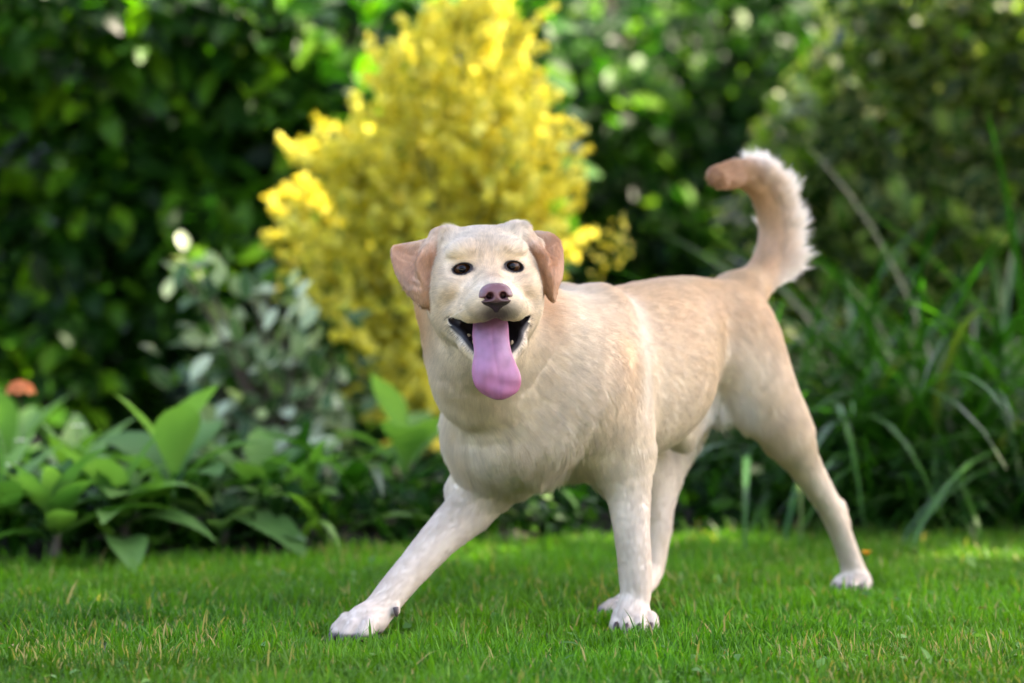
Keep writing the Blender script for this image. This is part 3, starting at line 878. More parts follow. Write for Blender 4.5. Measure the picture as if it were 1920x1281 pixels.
for xl, xr, y, fy in tpi:
    r_ = []
    for j in range(nu):
        s = -1 + 2 * j / (nu - 1)
        px = 0.5 * (xl + xr) + 0.5 * (xr - xl) * s
        dep = 4.50 - fy
        bow = 0.011 * (s * s) + 0.0010 * math.exp(-((s - 0.06) / 0.09) ** 2) + 0.0012 * math.sin(px * 0.11 + y * 0.07) + 0.0009 * math.sin(y * 0.19 - px * 0.05)      # edges curl back, a furrow runs down the middle
        p = P(px, y, dep + bow)
        r_.append(p)
    rows.append(r_)
Tg = np.array(rows)
tn = np.cross(np.gradient(Tg, axis=1), np.gradient(Tg, axis=0)); tn /= np.linalg.norm(tn, axis=2)[:, :, None]
if tn[30, 12] @ Hy < 0: tn = -tn
ss = np.linspace(-1, 1, nu)
thk = 0.0042 * np.sqrt(np.maximum(1 - ss ** 2 * 0.97, 0))[None, :, None] * np.sqrt(np.clip((46 - np.arange(45)) / 6.0, 0.05, 1))[:, None, None]
front, back = Tg + tn * thk, Tg - tn * thk
nr = len(Tg)
V = np.concatenate([front.reshape(-1, 3), back.reshape(-1, 3)])
Fc = []
for i in range(nr - 1):
    for j in range(nu - 1):
        a_ = i * nu + j
        Fc.append([a_, a_ + 1, a_ + nu + 1, a_ + nu]); b_ = a_ + nr * nu
        Fc.append([b_, b_ + nu, b_ + nu + 1, b_ + 1])
for i in range(nr - 1):
    for j in (0, nu - 1):
        a_ = i * nu + j; q = [a_, a_ + nu, a_ + nu + nr * nu, a_ + nr * nu]
        Fc.append(q if j == 0 else q[::-1])
for i in (0, nr - 1):
    for j in range(nu - 1):
        a_ = i * nu + j; q = [a_, a_ + 1, a_ + 1 + nr * nu, a_ + nr * nu]
        Fc.append(q[::-1] if i == 0 else q)
tongue = under_dog(link_mesh('tongue', V, np.array(Fc), [m_tng]))
tv = np.repeat(np.arange(nr) / (nr - 1), nu); ts = np.tile(ss, nr)
tc1, tc2 = np.array([0.27, 0.135, 0.225]), np.array([0.34, 0.115, 0.225])
w = sstep(tv, 0.25, 0.8)[:, None]
fc = tc1 * (1 - w) + tc2 * w
w = (sstep(np.abs(ts), 0.75, 1.0) * 0.5)[:, None]; fc = fc * (1 - w) + np.array([0.42, 0.10, 0.19]) * w
w = (np.exp(-((ts - 0.06) / 0.05) ** 2) * 0.25 * sstep(-tv, -0.75, -0.4))[:, None]; fc = fc * (1 - w) + np.array([0.28, 0.08, 0.14]) * w
fc = fc * (1 + 0.10 * vnoise(Tg.reshape(-1, 3), 260, 51) + 0.06 * vnoise(Tg.reshape(-1, 3), 600, 52))[:, None]
set_color_attr(tongue.data, 'flesh', np.concatenate([fc, fc]))

# --- teeth: lower canines, a few cheek teeth
m_tooth, nt, bs, out = new_mat('tooth_enamel')
bs.inputs['Base Color'].default_value = (0.36, 0.27, 0.15, 1); bs.inputs['Roughness'].default_value = 0.35
def cone_mesh(c, d, ln, r, bend=0.0, seg=8, rings=5):
    d = np.asarray(d, float); d /= np.linalg.norm(d)
    s = np.cross(d, [0.31, 0.2, 0.93]); s /= np.linalg.norm(s); t = np.cross(d, s)
    V = []
    for i in range(rings):
        f = i / (rings - 1)
        rr = r * math.sqrt(max(1 - f ** 1.6, 0.0)) + 0.0002
        ce = c + d * ln * f + np.array([0, 0, -1.0]) * bend * f * f
        V += [ce + rr * (math.cos(2 * math.pi * j / seg) * s + math.sin(2 * math.pi * j / seg) * t) for j in range(seg)]
    Fc = [[i * seg + j, i * seg + (j + 1) % seg, (i + 1) * seg + (j + 1) % seg, (i + 1) * seg + j] for i in range(rings - 1) for j in range(seg)]
    Fc += [list(range(seg))[::-1], [(rings - 1) * seg + j for j in range(seg)]]
    return np.array(V), Fc
for x, y, z, ln, r in ((-0.030, 0.040, -0.122, 0.011, 0.0034), (0.028, 0.040, -0.124, 0.008, 0.0030), (-0.037, 0.020, -0.108, 0.005, 0.0045)):
    V, Fc = cone_mesh(H(x, y, z), Hz + Hx * (-0.2 if x < 0 else 0.2), ln, r)
    under_dog(link_mesh('tooth', V, Fc, [m_tooth]))
# --- claws
m_claw, nt, bs, out = new_mat('claw_horn')
bs.inputs['Base Color'].default_value = (0.055, 0.035, 0.034, 1); bs.inputs['Roughness'].default_value = 0.35
for c, d, ln in clawp:
    V, Fc = cone_mesh(c - d * 0.004, d, ln, 0.0054, 0.004)
    under_dog(link_mesh('claw', V, Fc, [m_claw]))
V, Fc = cone_mesh(P(742, 1139, 4.635), np.array([0.12, -0.3, -1.0]), 0.017, 0.0048, 0.0)
under_dog(link_mesh('dewclaw', V, Fc, [m_claw]))

# ------------------------------------------------------------------ the garden: materials
def leaf_mat(name, stops, trans=0.35, rough=0.4, rim=None, rim_at=(0.55, 0.8), spec=0.22, tcol=(1.0, 1.25, 0.45)):
    m, nt, bs, out = new_mat(name)
    ge = nt.nodes.new('ShaderNodeNewGeometry'); oi = nt.nodes.new('ShaderNodeObjectInfo')
    ad = nt.nodes.new('ShaderNodeMath'); ad.operation = 'ADD'
    fr = nt.nodes.new('ShaderNodeMath'); fr.operation = 'FRACT'
    nt.links.new(ge.outputs['Random Per Island'], ad.inputs[0]); nt.links.new(oi.outputs['Random'], ad.inputs[1])
    nt.links.new(ad.outputs[0], fr.inputs[0])
    r = ramp(nt, stops); nt.links.new(fr.outputs[0], r.inputs[0])
    src = r.outputs[0]
    if rim is not None:
        a = nt.nodes.new('ShaderNodeAttribute'); a.attribute_name = 'rim'
        no = nt.nodes.new('ShaderNodeTexNoise'); no.inputs['Scale'].default_value = 60.0
        ma = nt.nodes.new('ShaderNodeMath'); ma.operation = 'MULTIPLY_ADD'; ma.inputs[1].default_value = 0.5; 
        nt.links.new(no.outputs[0], ma.inputs[0]); nt.links.new(a.outputs['Fac'], ma.inputs[2])
        mr = nt.nodes.new('ShaderNodeMapRange'); mr.inputs[1].default_value = rim_at[0] + 0.25; mr.inputs[2].default_value = rim_at[1] + 0.25
        nt.links.new(ma.outputs[0], mr.inputs[0])
        mx = nt.nodes.new('ShaderNodeMix'); mx.data_type = 'RGBA'
        nt.links.new(mr.outputs[0], mx.inputs[0]); nt.links.new(src, mx.inputs[6]); mx.inputs[7].default_value = (*rim, 1)
        src = mx.outputs[2]
    nt.links.new(src, bs.inputs['Base Color'])
    bs.inputs['Roughness'].default_value = rough; bs.inputs['Specular IOR Level'].default_value = spec
    tr = nt.nodes.new('ShaderNodeBsdfTranslucent')
    mu = nt.nodes.new('ShaderNodeMix'); mu.data_type = 'RGBA'; mu.blend_type = 'MULTIPLY'; mu.inputs[0].default_value = 1.0
    nt.links.new(src, mu.inputs[6]); mu.inputs[7].default_value = (*[c * 1.6 for c in tcol], 1)
    nt.links.new(mu.outputs[2], tr.inputs['Color'])
    ms = nt.nodes.new('ShaderNodeMixShader'); ms.inputs[0].default_value = trans
    nt.links.new(bs.outputs[0], ms.inputs[1]); nt.links.new(tr.outputs[0], ms.inputs[2]); nt.links.new(ms.outputs[0], out.inputs['Surface'])
    return m
def bark_mat(name, c1, c2):
    m, nt, bs, out = new_mat(name)
    no = nt.nodes.new('ShaderNodeTexNoise'); no.inputs['Scale'].default_value = 40; no.inputs['Detail'].default_value = 6
    r = ramp(nt, [(0.3, c1), (0.7, c2)]); nt.links.new(no.outputs[0], r.inputs[0]); nt.links.new(r.outputs[0], bs.inputs['Base Color'])
    bp = nt.nodes.new('ShaderNodeBump'); bp.inputs['Strength'].default_value = 0.6; bp.inputs['Distance'].default_value = 0.01
    nt.links.new(no.outputs[0], bp.inputs['Height']); nt.links.new(bp.outputs[0], bs.inputs['Normal'])
    bs.inputs['Roughness'].default_value = 0.9
    return m
M_LAUREL = leaf_mat('laurel_leaf', [(0.0, (0.003, 0.016, 0.002)), (0.5, (0.009, 0.046, 0.004)), (0.78, (0.036, 0.135, 0.008)), (1.0, (0.13, 0.30, 0.012))], 0.40, 0.42, spec=0.14)
M_YEW = leaf_mat('dark_leaf', [(0.0, (0.003, 0.016, 0.002)), (0.6, (0.009, 0.048, 0.004)), (0.86, (0.04, 0.13, 0.009)), (1.0, (0.13, 0.28, 0.012))], 0.40, 0.45, spec=0.14)
M_LOW = leaf_mat('low_leaf', [(0.0, (0.003, 0.018, 0.002)), (0.8, (0.012, 0.055, 0.005)), (1.0, (0.05, 0.13, 0.01))], 0.3, 0.5, spec=0.12)
M_OLIVE = leaf_mat('olive_leaf', [(0.0, (0.007, 0.026, 0.003)), (0.55, (0.010, 0.038, 0.004)), (0.82, (0.050, 0.115, 0.010)), (1.0, (0.16, 0.25, 0.03))], 0.35, 0.42, spec=0.14, rim=(0.34, 0.36, 0.12), rim_at=(0.75, 0.95))
M_VARI = leaf_mat('variegated_leaf', [(0.0, (0.014, 0.045, 0.010)), (0.55, (0.035, 0.090, 0.020)), (0.66, (0.20, 0.27, 0.12)), (1.0, (0.48, 0.54, 0.38))], 0.22, 0.38, rim=(0.30, 0.36, 0.20), rim_at=(0.80, 1.0))
M_BROAD = leaf_mat('broad_leaf', [(0.0, (0.045, 0.125, 0.030)), (0.5, (0.080, 0.185, 0.045)), (1.0, (0.14, 0.26, 0.065))], 0.34, 0.62, spec=0.15)
M_GREY = leaf_mat('felted_leaf', [(0.0, (0.09, 0.17, 0.075)), (1.0, (0.15, 0.24, 0.10))], 0.25, 0.7, spec=0.2)
M_STRAP = leaf_mat('strap_leaf', [(0.0, (0.006, 0.036, 0.004)), (0.6, (0.016, 0.075, 0.007)), (0.96, (0.040, 0.130, 0.012)), (1.0, (0.11, 0.12, 0.03))], 0.32, 0.35, spec=0.3)
M_ARCH = leaf_mat('arching_leaf', [(0.0, (0.05, 0.14, 0.025)), (1.0, (0.11, 0.22, 0.035))], 0.34, 0.4)
M_TREE = leaf_mat('tree_leaf', [(0.0, (0.025, 0.10, 0.007)), (1.0, (0.08, 0.20, 0.012))], 0.35, 0.45)
M_YELLOW = leaf_mat('yellow_petal', [(0.0, (0.66, 0.57, 0.03)), (0.5, (0.80, 0.73, 0.10)), (0.90, (0.84, 0.80, 0.22)), (1.0, (0.40, 0.46, 0.03))], 0.48, 0.6, spec=0.1, tcol=(0.66, 0.66, 0.6))
M_DEAD = leaf_mat('dry_leaf', [(0.0, (0.16, 0.085, 0.035)), (1.0, (0.32, 0.21, 0.10))], 0.15, 0.7, spec=0.2)
M_ORANGE = leaf_mat('orange_petal', [(0.0, (0.75, 0.30, 0.01)), (1.0, (0.80, 0.36, 0.01))], 0.3, 0.6, spec=0.2, tcol=(.8, .8, .6))
M_RUST = leaf_mat('rust_petal', [(0.0, (0.45, 0.11, 0.035)), (1.0, (0.55, 0.20, 0.07))], 0.3, 0.6, spec=0.2, tcol=(.8, .8, .6))
M_PALE = leaf_mat('pale_petal', [(0.0, (0.70, 0.72, 0.55)), (1.0, (0.78, 0.78, 0.62))], 0.3, 0.6, spec=0.2, tcol=(.7, .7, .6))
M_BARK = bark_mat('bark', (0.035, 0.024, 0.016), (0.10, 0.075, 0.05))
M_STEM = bark_mat('green_stem', (0.06, 0.10, 0.03), (0.11, 0.13, 0.05))
M_PURPLE = bark_mat('purple_stem', (0.09, 0.075, 0.06), (0.15, 0.12, 0.09))

# ------------------------------------------------------------------ leaf templates and scattering
def leaf_tpl(ln, wd, seg=4, fold=0.25, curl=0.3, shape='ovate', wave=0.0, stalk=0.06):
    """Leaf along +Y, face +Z; three vertices across; returns vertices, faces and a 0..1 distance from the midrib."""
    V, rim = [], []
    y = z = 0.0; ang = 0.0
    for i in range(seg + 1):
        t = i / seg
        if shape == 'ovate': w = wd * 0.5 * (math.sin(math.pi * min(t * 0.93 + 0.04, 1)) ** 0.8)
        elif shape == 'lance': w = wd * 0.5 * (math.sin(math.pi * t ** 0.75 * 0.96 + 0.06) ** 0.9)
        elif shape == 'strap': w = wd * 0.5 * (1 - t ** 3.0) * (0.75 + 0.5 * min(t * 3, 1) * 0.5)
        elif shape == 'spoon': w = wd * 0.5 * max(math.sin(math.pi * max(t, 0.02) ** 1.5 * 0.97), 0.10)
        else: w = wd * 0.5
        w = max(w, wd * 0.015)
        zf = fold * w
        wv = wave * wd * math.sin(t * 13.0)
        V += [[-w, y, z + zf + wv], [0, y, z], [w, y, z + zf - wv]]
        rim += [1.0, 0.0, 1.0] if 0 < i < seg else [0.7, 0.3, 0.7]
        ang = -curl * (t + 0.5 / seg)
        y += ln / seg * math.cos(ang); z += ln / seg * math.sin(ang)
    Fc = []
    for i in range(seg):
        a = 3 * i
        Fc += [[a, a + 1, a + 4, a + 3], [a + 1, a + 2, a + 5, a + 4]]
    return np.array(V), np.array(Fc), np.array(rim)
def tpl_mesh(name, tpl, mat):
    me = bpy.data.meshes.new(name)
    me.from_pydata(tpl[0].tolist(), [], tpl[1].tolist())
    me.polygons.foreach_set('use_smooth', np.ones(len(me.polygons), bool))
    a = me.attributes.new('rim', 'FLOAT', 'POINT'); a.data.foreach_set('value', tpl[2].astype(np.float32))
    me.materials.append(mat)
    return me
def frames(dirs, nrm):
    """Rotation matrices whose Y follows dirs and whose Z leans to nrm."""
    y = dirs / np.linalg.norm(dirs, axis=1)[:, None]
    x = np.cross(y, nrm); xl = np.linalg.norm(x, axis=1); x[xl < 1e-4] = [1, 0, 0]
    x /= np.linalg.norm(x, axis=1)[:, None]
    return np.stack([x, y, np.cross(x, y)], 2)
def scatter_mesh(name, tpls, which, pos, Rm, sc, mat, parent=None, kind='stuff'):
    Vs, Fs, Rs = [], [], []; off = 0
    for k, t in enumerate(tpls):
        m = np.flatnonzero(which == k)
        if len(m) == 0: continue
        v = np.einsum('nij,vj->nvi', Rm[m], t[0]) * sc[m][:, None, None] + pos[m][:, None, :]
        nv = len(t[0])
        f = t[1][None] + (np.arange(len(m)) * nv)[:, None, None] + off
        Vs.append(v.reshape(-1, 3)); Fs.append(f.reshape(-1, 4)); Rs.append(np.tile(t[2], len(m))); off += len(m) * nv
    o = link_mesh(name, np.concatenate(Vs), np.concatenate(Fs), [mat])
    a = o.data.attributes.new('rim', 'FLOAT', 'POINT'); a.data.foreach_set('value', np.concatenate(Rs).astype(np.float32))
    if parent is not None:
        o.parent = parent; o.matrix_parent_inverse = Matrix.Translation(-Vector(parent.location))
    if kind: o['kind'] = kind
    return o
def place_leaf(name, me, pos, Rm, sc, parent):
    o = bpy.data.objects.new(name, me)
    M = Matrix(Rm.tolist()).to_4x4() @ Matrix.Diagonal((sc, sc, sc, 1))
    M.translation = Vector(pos) - Vector(parent.location)
    o.parent = parent
    o.matrix_basis = M
    col.objects.link(o)
    return o
def in_view(pos, margin=1.02):
    d = pos - np.array([0, 0, CAM_H])
    zc = d[:, 1] * CT - d[:, 2] * ST
    x = d[:, 0] / zc * F_PX; y = (d[:, 1] * ST + d[:, 2] * CT) / zc * F_PX
    return (np.abs(x) < 960 * margin) & (np.abs(y) < 640 * margin)
def leafy(parent, tpls, pos, dirs, nrm, sc, mat, n_parts, name='leaf', mass='foliage'):
    """The n_parts leaves that show largest become parts, the rest one mass."""
    n = len(pos); which = rng.integers(0, len(tpls), n)
    Rm = frames(dirs, nrm)
    vis = in_view(pos)
    score = pos[:, 1] / sc + np.where(vis, 0, 100)
    order = np.argsort(score)
    single = order[:n_parts]; single = single[vis[single]]
    rest = np.setdiff1d(np.arange(n), single)
    mes = [tpl_mesh(name, t, mat) for t in tpls]
    for i in single: place_leaf(name, mes[which[i]], pos[i], Rm[i], float(sc[i]), parent)
    if len(rest):
        scatter_mesh(mass, tpls, which[rest], pos[rest], Rm[rest], sc[rest], mat, parent)
def tube(pts, rad, seg=6):
    pts = np.asarray(pts, float); n = len(pts)
    tg = np.gradient(pts, axis=0); tg /= np.maximum(np.linalg.norm(tg, axis=1), 1e-9)[:, None]
    V = []
    for p, t, r in zip(pts, tg, rad):
        s = np.cross(t, [0.3, 1.0, 0.17]); s /= np.linalg.norm(s); u = np.cross(t, s)
        V += [p + r * (math.cos(2 * math.pi * j / seg) * s + math.sin(2 * math.pi * j / seg) * u) for j in range(seg)]
    Fc = [[i * seg + j, i * seg + (j + 1) % seg, (i + 1) * seg + (j + 1) % seg, (i + 1) * seg + j] for i in range(n - 1) for j in range(seg)]
    return np.array(V), np.array(Fc)
def add_tube(name, pts, rad, mat, parent, seg=6):
    V, Fc = tube(pts, rad, seg)
    o = link_mesh(name, V, Fc, [mat])
    if parent is not None:
        o.parent = parent; o.matrix_parent_inverse = Matrix.Translation(-Vector(parent.location))
    return o
def unit(v): return v / np.maximum(np.linalg.norm(v, axis=-1, keepdims=True), 1e-9)

# ------------------------------------------------------------------ ground, lawn, bed
EDX = np.array([-6, -1.6, -1.0, -0.85, -0.30, 0.05, 0.35, 0.70, 1.15, 1.8, 6])
EDY = np.array([4.6, 5.28, 5.48, 5.58, 5.82, 5.96, 6.08, 6.20, 6.14, 6.0, 5.5])
def edge_y(x): return np.interp(x, EDX, EDY)
m_g, nt, bs, out = new_mat('turf_soil')
no = nt.nodes.new('ShaderNodeTexNoise'); no.inputs['Scale'].default_value = 35; no.inputs['Detail'].default_value = 8
r = ramp(nt, [(0.30, (0.014, 0.022, 0.006)), (0.55, (0.030, 0.045, 0.010)), (0.75, (0.070, 0.060, 0.025))])
nt.links.new(no.outputs[0], r.inputs[0]); nt.links.new(r.outputs[0], bs.inputs['Base Color']); bs.inputs['Roughness'].default_value = 0.95
gx = np.array([-150, -20, -6, -3, 0, 3, 6, 20, 150.0]); gy = np.array([-150, -20, -5, 0, 3, 6, 9, 14, 30, 150.0])
GV = np.array([[x, y, 0.0] for y in gy for x in gx])
GF = np.array([[j * 9 + i, j * 9 + i + 1, (j + 1) * 9 + i + 1, (j + 1) * 9 + i] for j in range(9) for i in range(8)])
tag(link_mesh('ground', GV, GF, [m_g]), 'green turf ground under the garden', kind='structure')
m_b, nt, bs, out = new_mat('bed_soil')
no = nt.nodes.new('ShaderNodeTexNoise'); no.inputs['Scale'].default_value = 25; no.inputs['Detail'].default_value = 9
r = ramp(nt, [(0.3, (0.008, 0.006, 0.004)), (0.7, (0.028, 0.020, 0.013))])
nt.links.new(no.outputs[0], r.inputs[0]); nt.links.new(r.outputs[0], bs.inputs['Base Color']); bs.inputs['Roughness'].default_value = 1.0
bxs = np.linspace(-4, 4, 81); bts = np.concatenate([[0, 0.03, 0.08], np.linspace(0.2, 8, 40)])
BV = []
for t in bts:
    y = edge_y(bxs) + 0.04 + t
    z = 0.004 + 0.05 * sstep(np.full(81, t), 0, 0.15) + (0.02 * vnoise(np.column_stack([bxs, y, 0 * y]), 9, 5) + 0.012 * rng.normal(size=81)) * (t > 0.05)
    BV.append(np.column_stack([bxs, y, np.maximum(z, 0.004)]))
BV = np.concatenate(BV)
BF = np.array([[j * 81 + i, j * 81 + i + 1, (j + 1) * 81 + i + 1, (j + 1) * 81 + i] for j in range(len(bts) - 1) for i in range(80)])
tag(link_mesh('flower_bed', BV, BF, [m_b]), 'dark bare soil of the flower bed behind the lawn', kind='structure')

# unseen pale gravel sheet, added to bounce sunlight up onto the dog
m_t, nt, bs, out = new_mat('bounce_gravel')
vo = nt.nodes.new('ShaderNodeTexVoronoi'); vo.inputs['Scale'].default_value = 60
r = ramp(nt, [(0.0, (0.30, 0.27, 0.23)), (0.5, (0.46, 0.42, 0.36)), (1.0, (0.58, 0.54, 0.47))])
nt.links.new(vo.outputs['Color'], r.inputs[0]); nt.links.new(r.outputs[0], bs.inputs['Base Color']); bs.inputs['Roughness'].default_value = 0.95
bp = nt.nodes.new('ShaderNodeBump'); bp.inputs['Strength'].default_value = 0.8; bp.inputs['Distance'].default_value = 0.02
nt.links.new(vo.outputs['Distance'], bp.inputs['Height']); nt.links.new(bp.outputs[0], bs.inputs['Normal'])
TX, TY = np.linspace(-5, 5, 11), np.linspace(-3.2, 2.2, 7)
TV = np.array([[x, y, 0.012] for y in TY for x in TX])
TF = np.array([[j * 11 + i, j * 11 + i + 1, (j + 1) * 11 + i + 1, (j + 1) * 11 + i] for j in range(6) for i in range(10)])
tag(link_mesh('bounce_sheet', TV, TF, [m_t]), 'unseen gravel sheet added near the lens as warm bounce light for the dog', kind='structure')

def make_grass(n):
    # denser in the strip the lens sees, thinning outside it
    y = 3.15 + (6.5 - 3.15) * rng.random(n * 2) ** 1.0
    hw = 0.22 * y + 0.12
    x = np.where(rng.random(n * 2) < 0.86, (rng.random(n * 2) * 2 - 1) * hw, (rng.random(n * 2) * 2 - 1) * (hw + 1.0))
    Pg = np.column_stack([x, y, np.zeros_like(x)])
    dens = 0.72 + 0.4 * vnoise(Pg, 14, 61) + 0.25 * vnoise(Pg, 45, 62)
    keep = (y < edge_y(x) + 0.05 + 0.02 * vnoise(Pg, 40, 63)) & (rng.random(n * 2) < np.clip(dens, 0.25, 1.0))
    Pg = Pg[keep][:n]; x, y = Pg[:, 0], Pg[:, 1]; n = len(Pg)
    foot = np.full(n, 9.0)
    for c in (lf[6], rt, hl[5], hr[5], P(668, 1188, 4.61), P(645, 1200, 4.58)):
        foot = np.minimum(foot, np.linalg.norm((Pg - c)[:, :2], axis=1))
    patch = vnoise(Pg, 6, 64)
    ln = (0.015 + 0.018 * rng.random(n) ** 1.3) * (1 + 0.25 * patch + 0.15 * vnoise(Pg, 30, 65))
    ln = np.where(rng.random(n) < 0.07, ln * 1.75, ln)
    ln *= 1 + 0.3 * np.exp(-((edge_y(x) - y) / 0.06) ** 2)
    ln *= 0.18 + 0.82 * sstep(foot, 0.045, 0.11)                 # trodden down under the paws
    wd = 0.0010 + 0.0010 * rng.random(n) + np.where(rng.random(n) < 0.08, 0.0012, 0.0)
    az = rng.random(n) * 2 * math.pi
    lean = 0.15 + 0.75 * rng.random(n) ** 1.5
    hd = np.column_stack([np.cos(az), np.sin(az), np.zeros(n)])
    ro = az + math.pi / 2 + 0.6 * rng.normal(size=n)
    sd = np.column_stack([np.cos(ro), np.sin(ro), np.zeros(n)])
    V = np.zeros((n, 7, 3), np.float32)
    for k, (t, w) in enumerate(((0, 0.75), (0.38, 1.0), (0.72, 0.72), (1.0, 0))):
        a = lean * t
        c = Pg + hd * (ln * np.sin(a) * t)[:, None] + np.array([0, 0, 1.0]) * (ln * np.cos(a) * t)[:, None]
        if k < 3:
            V[:, 2 * k] = c - sd * (wd * w)[:, None]; V[:, 2 * k + 1] = c + sd * (wd * w)[:, None]
        else: V[:, 6] = c
    b = (np.arange(n) * 7)[:, None]
    T = np.concatenate([b + np.array(t)[None] for t in ([0, 1, 3], [0, 3, 2], [2, 3, 5], [2, 5, 4], [4, 5, 6])])
    m, nt, bs, out = new_mat('grass_blade')
    a = nt.nodes.new('ShaderNodeAttribute'); a.attribute_name = 'tint'
    nt.links.new(a.outputs['Color'], bs.inputs['Base Color']); bs.inputs['Roughness'].default_value = 0.5; bs.inputs['Specular IOR Level'].default_value = 0.16
    tr = nt.nodes.new('ShaderNodeBsdfTranslucent'); ms = nt.nodes.new('ShaderNodeMixShader'); ms.inputs[0].default_value = 0.35
    mu = nt.nodes.new('ShaderNodeMix'); mu.data_type = 'RGBA'; mu.blend_type = 'MULTIPLY'; mu.inputs[0].default_value = 1.0
    nt.links.new(a.outputs['Color'], mu.inputs[6]); mu.inputs[7].default_value = (1.7, 1.9, 0.6, 1); nt.links.new(mu.outputs[2], tr.inputs['Color'])
    nt.links.new(bs.outputs[0], ms.inputs[1]); nt.links.new(tr.outputs[0], ms.inputs[2]); nt.links.new(ms.outputs[0], out.inputs['Surface'])
    o = link_mesh('grass', V.reshape(-1, 3), T, [m], smooth=False)
    u = rng.random(n)[:, None]
    cc = np.array([0.016, 0.080, 0.005]) * (1 - u) + np.array([0.072, 0.205, 0.010]) * u
    pw = np.clip(0.5 + 0.5 * vnoise(Pg, 8, 66), 0, 1)[:, None] * 0.45
    cc = cc * (1 - pw) + np.array([0.075, 0.165, 0.010]) * pw
    cc = cc * (1 + 0.28 * vnoise(Pg, 5, 69) + 0.15 * vnoise(Pg, 22, 70))[:, None]
    dry = (rng.random(n) < 0.05 + 0.09 * sstep(vnoise(Pg, 9, 67), 0.35, 0.9))[:, None]
    cc = np.where(dry, np.array([0.27, 0.22, 0.085]), cc)
    set_color_attr(o.data, 'tint', np.repeat(cc, 7, axis=0))
    return tag(o, 'short green lawn grass under the dog', 'grass', kind='stuff')
make_grass(230000)

n = 1500                                               # clover and other small weeds in the turf
wx = (rng.random(n) * 2 - 1) * 1.3; wy = 3.4 + 2.6 * rng.random(n)
Qw = np.column_stack([wx, wy, np.zeros(n)])
kp = (wy < edge_y(wx) - 0.05) & (vnoise(Qw, 7, 68) + 0.5 * rng.random(n) > 0.35)
Qw = Qw[kp]; n = len(Qw); Qw[:, 2] = 0.010 + 0.012 * rng.random(n)
o = scatter_mesh('clover', [leaf_tpl(0.016, 0.012, 2, 0.2, 0.5, 'ovate'), leaf_tpl(0.03, 0.010, 3, 0.3, 0.8, 'lance')], rng.integers(0, 2, n), Qw,
                 frames(unit(rng.normal(size=(n, 3)) * [1, 1, 0.3] + [0, 0, 0.25]), unit(rng.normal(size=(n, 3)) * 0.3 + [0, 0, 1])), 0.7 + 0.7 * rng.random(n), M_BROAD)
tag(o, 'small clover leaves scattered through the lawn', 'clover', kind='stuff')

# ------------------------------------------------------------------ shrubs and hedges as leaf masses
def hedge_points(n, x0, x1, z0, z1, front, thick, lump=0.22, freq=5.0, hole=0.0, seed=1):
    """Leaf places on the lumpy front of a hedge; front(x, z) gives its depth."""
    m = int(n * 2.2)
    x = x0 + (x1 - x0) * rng.random(m); z = z0 + (z1 - z0) * rng.random(m)
    Q = np.column_stack([x, z, np.zeros(m)])
    l1 = vnoise(Q, freq, seed) * 0.6 + vnoise(Q, freq * 2.3, seed + 1) * 0.4
    back = thick * rng.random(m) ** 1.6
    y = front(x, z) - lump * l1 + back
    keep = (l1 + rng.random(m) * 0.8 > hole - 0.6) | (back > 0.5 * thick)
    Q = np.column_stack([x, y, z])[keep][:n]; l1 = l1[keep][:n]
    return Q, l1
def leaf_dirs(pos, out=(0, -1, 0.25), spread=0.8, droop=0.2):
    n = len(pos)
    d = np.array(out) * 0.7 + rng.normal(size=(n, 3)) * spread; d[:, 2] -= droop
    nr = np.array([0, -0.45, 1.0]) + rng.normal(size=(n, 3)) * 0.45
    return unit(d), unit(nr)
def twig_set(parent, base, tips, r0, mat, name='branch'):
    for tp in tips:
        mid = (np.asarray(base) + np.asarray(tp)) / 2 + np.array([0, 0, 0.12]) + rng.normal(size=3) * 0.04
        pts = catmull(np.array([base, mid, tp], float), 7)
        add_tube(name, pts, np.linspace(r0, r0 * 0.3, 7), mat, parent, 5)

# tall laurel hedge at the back left
lau = new_empty('leafy_hedge', (-0.9, 8.2, 0)); tag(lau, 'tall dark glossy hedge filling the upper left behind the yellow shrub', 'hedge')
tl = [leaf_tpl(0.118, 0.056, 4, 0.22, c, 'ovate') for c in (0.2, 0.5, 0.9)]
pos, l1 = hedge_points(8500, -2.0, 0.10, 0.03, 1.38, lambda x, z: 7.75 + 0.12 * z + 0.25 * (x + 0.6), 0.6, 0.34, 5.0, 0.55, 71)
d, nr = leaf_dirs(pos)
leafy(lau, tl, pos, d, nr, 0.75 + 0.6 * rng.random(len(pos)), M_LAUREL, 260)
twig_set(lau, (-0.9, 8.4, 0), [(-1.7, 8.1, 1.6), (-1.3, 8.1, 2.0), (-0.8, 8.0, 1.7), (-0.4, 8.1, 1.5), (-1.9, 8.2, 1.0), (-0.2, 8.2, 1.9)], 0.03, M_BARK)
# dark hedge in the middle distance
yew = new_empty('back_hedge', (0.75, 9.6, 0)); tag(yew, 'dark green hedge behind the dog between yellow shrub and olive bush', 'hedge')
tl = [leaf_tpl(0.090, 0.046, 3, 0.2, c, 'ovate') for c in (0.2, 0.6)]
pos, l1 = hedge_points(11000, -0.6, 2.3, 0.03, 1.55, lambda x, z: 9.1 + 0.10 * z + 0.0 * x, 0.65, 0.32, 4.5, 0.25, 81)
d, nr = leaf_dirs(pos)
leafy(yew, tl, pos, d, nr, 0.75 + 0.6 * rng.random(len(pos)), M_YEW, 200)
twig_set(yew, (0.75, 9.7, 0), [(0.2, 9.5, 1.7), (0.7, 9.4, 2.2), (1.2, 9.5, 1.9), (1.7, 9.5, 1.5)], 0.035, M_BARK)
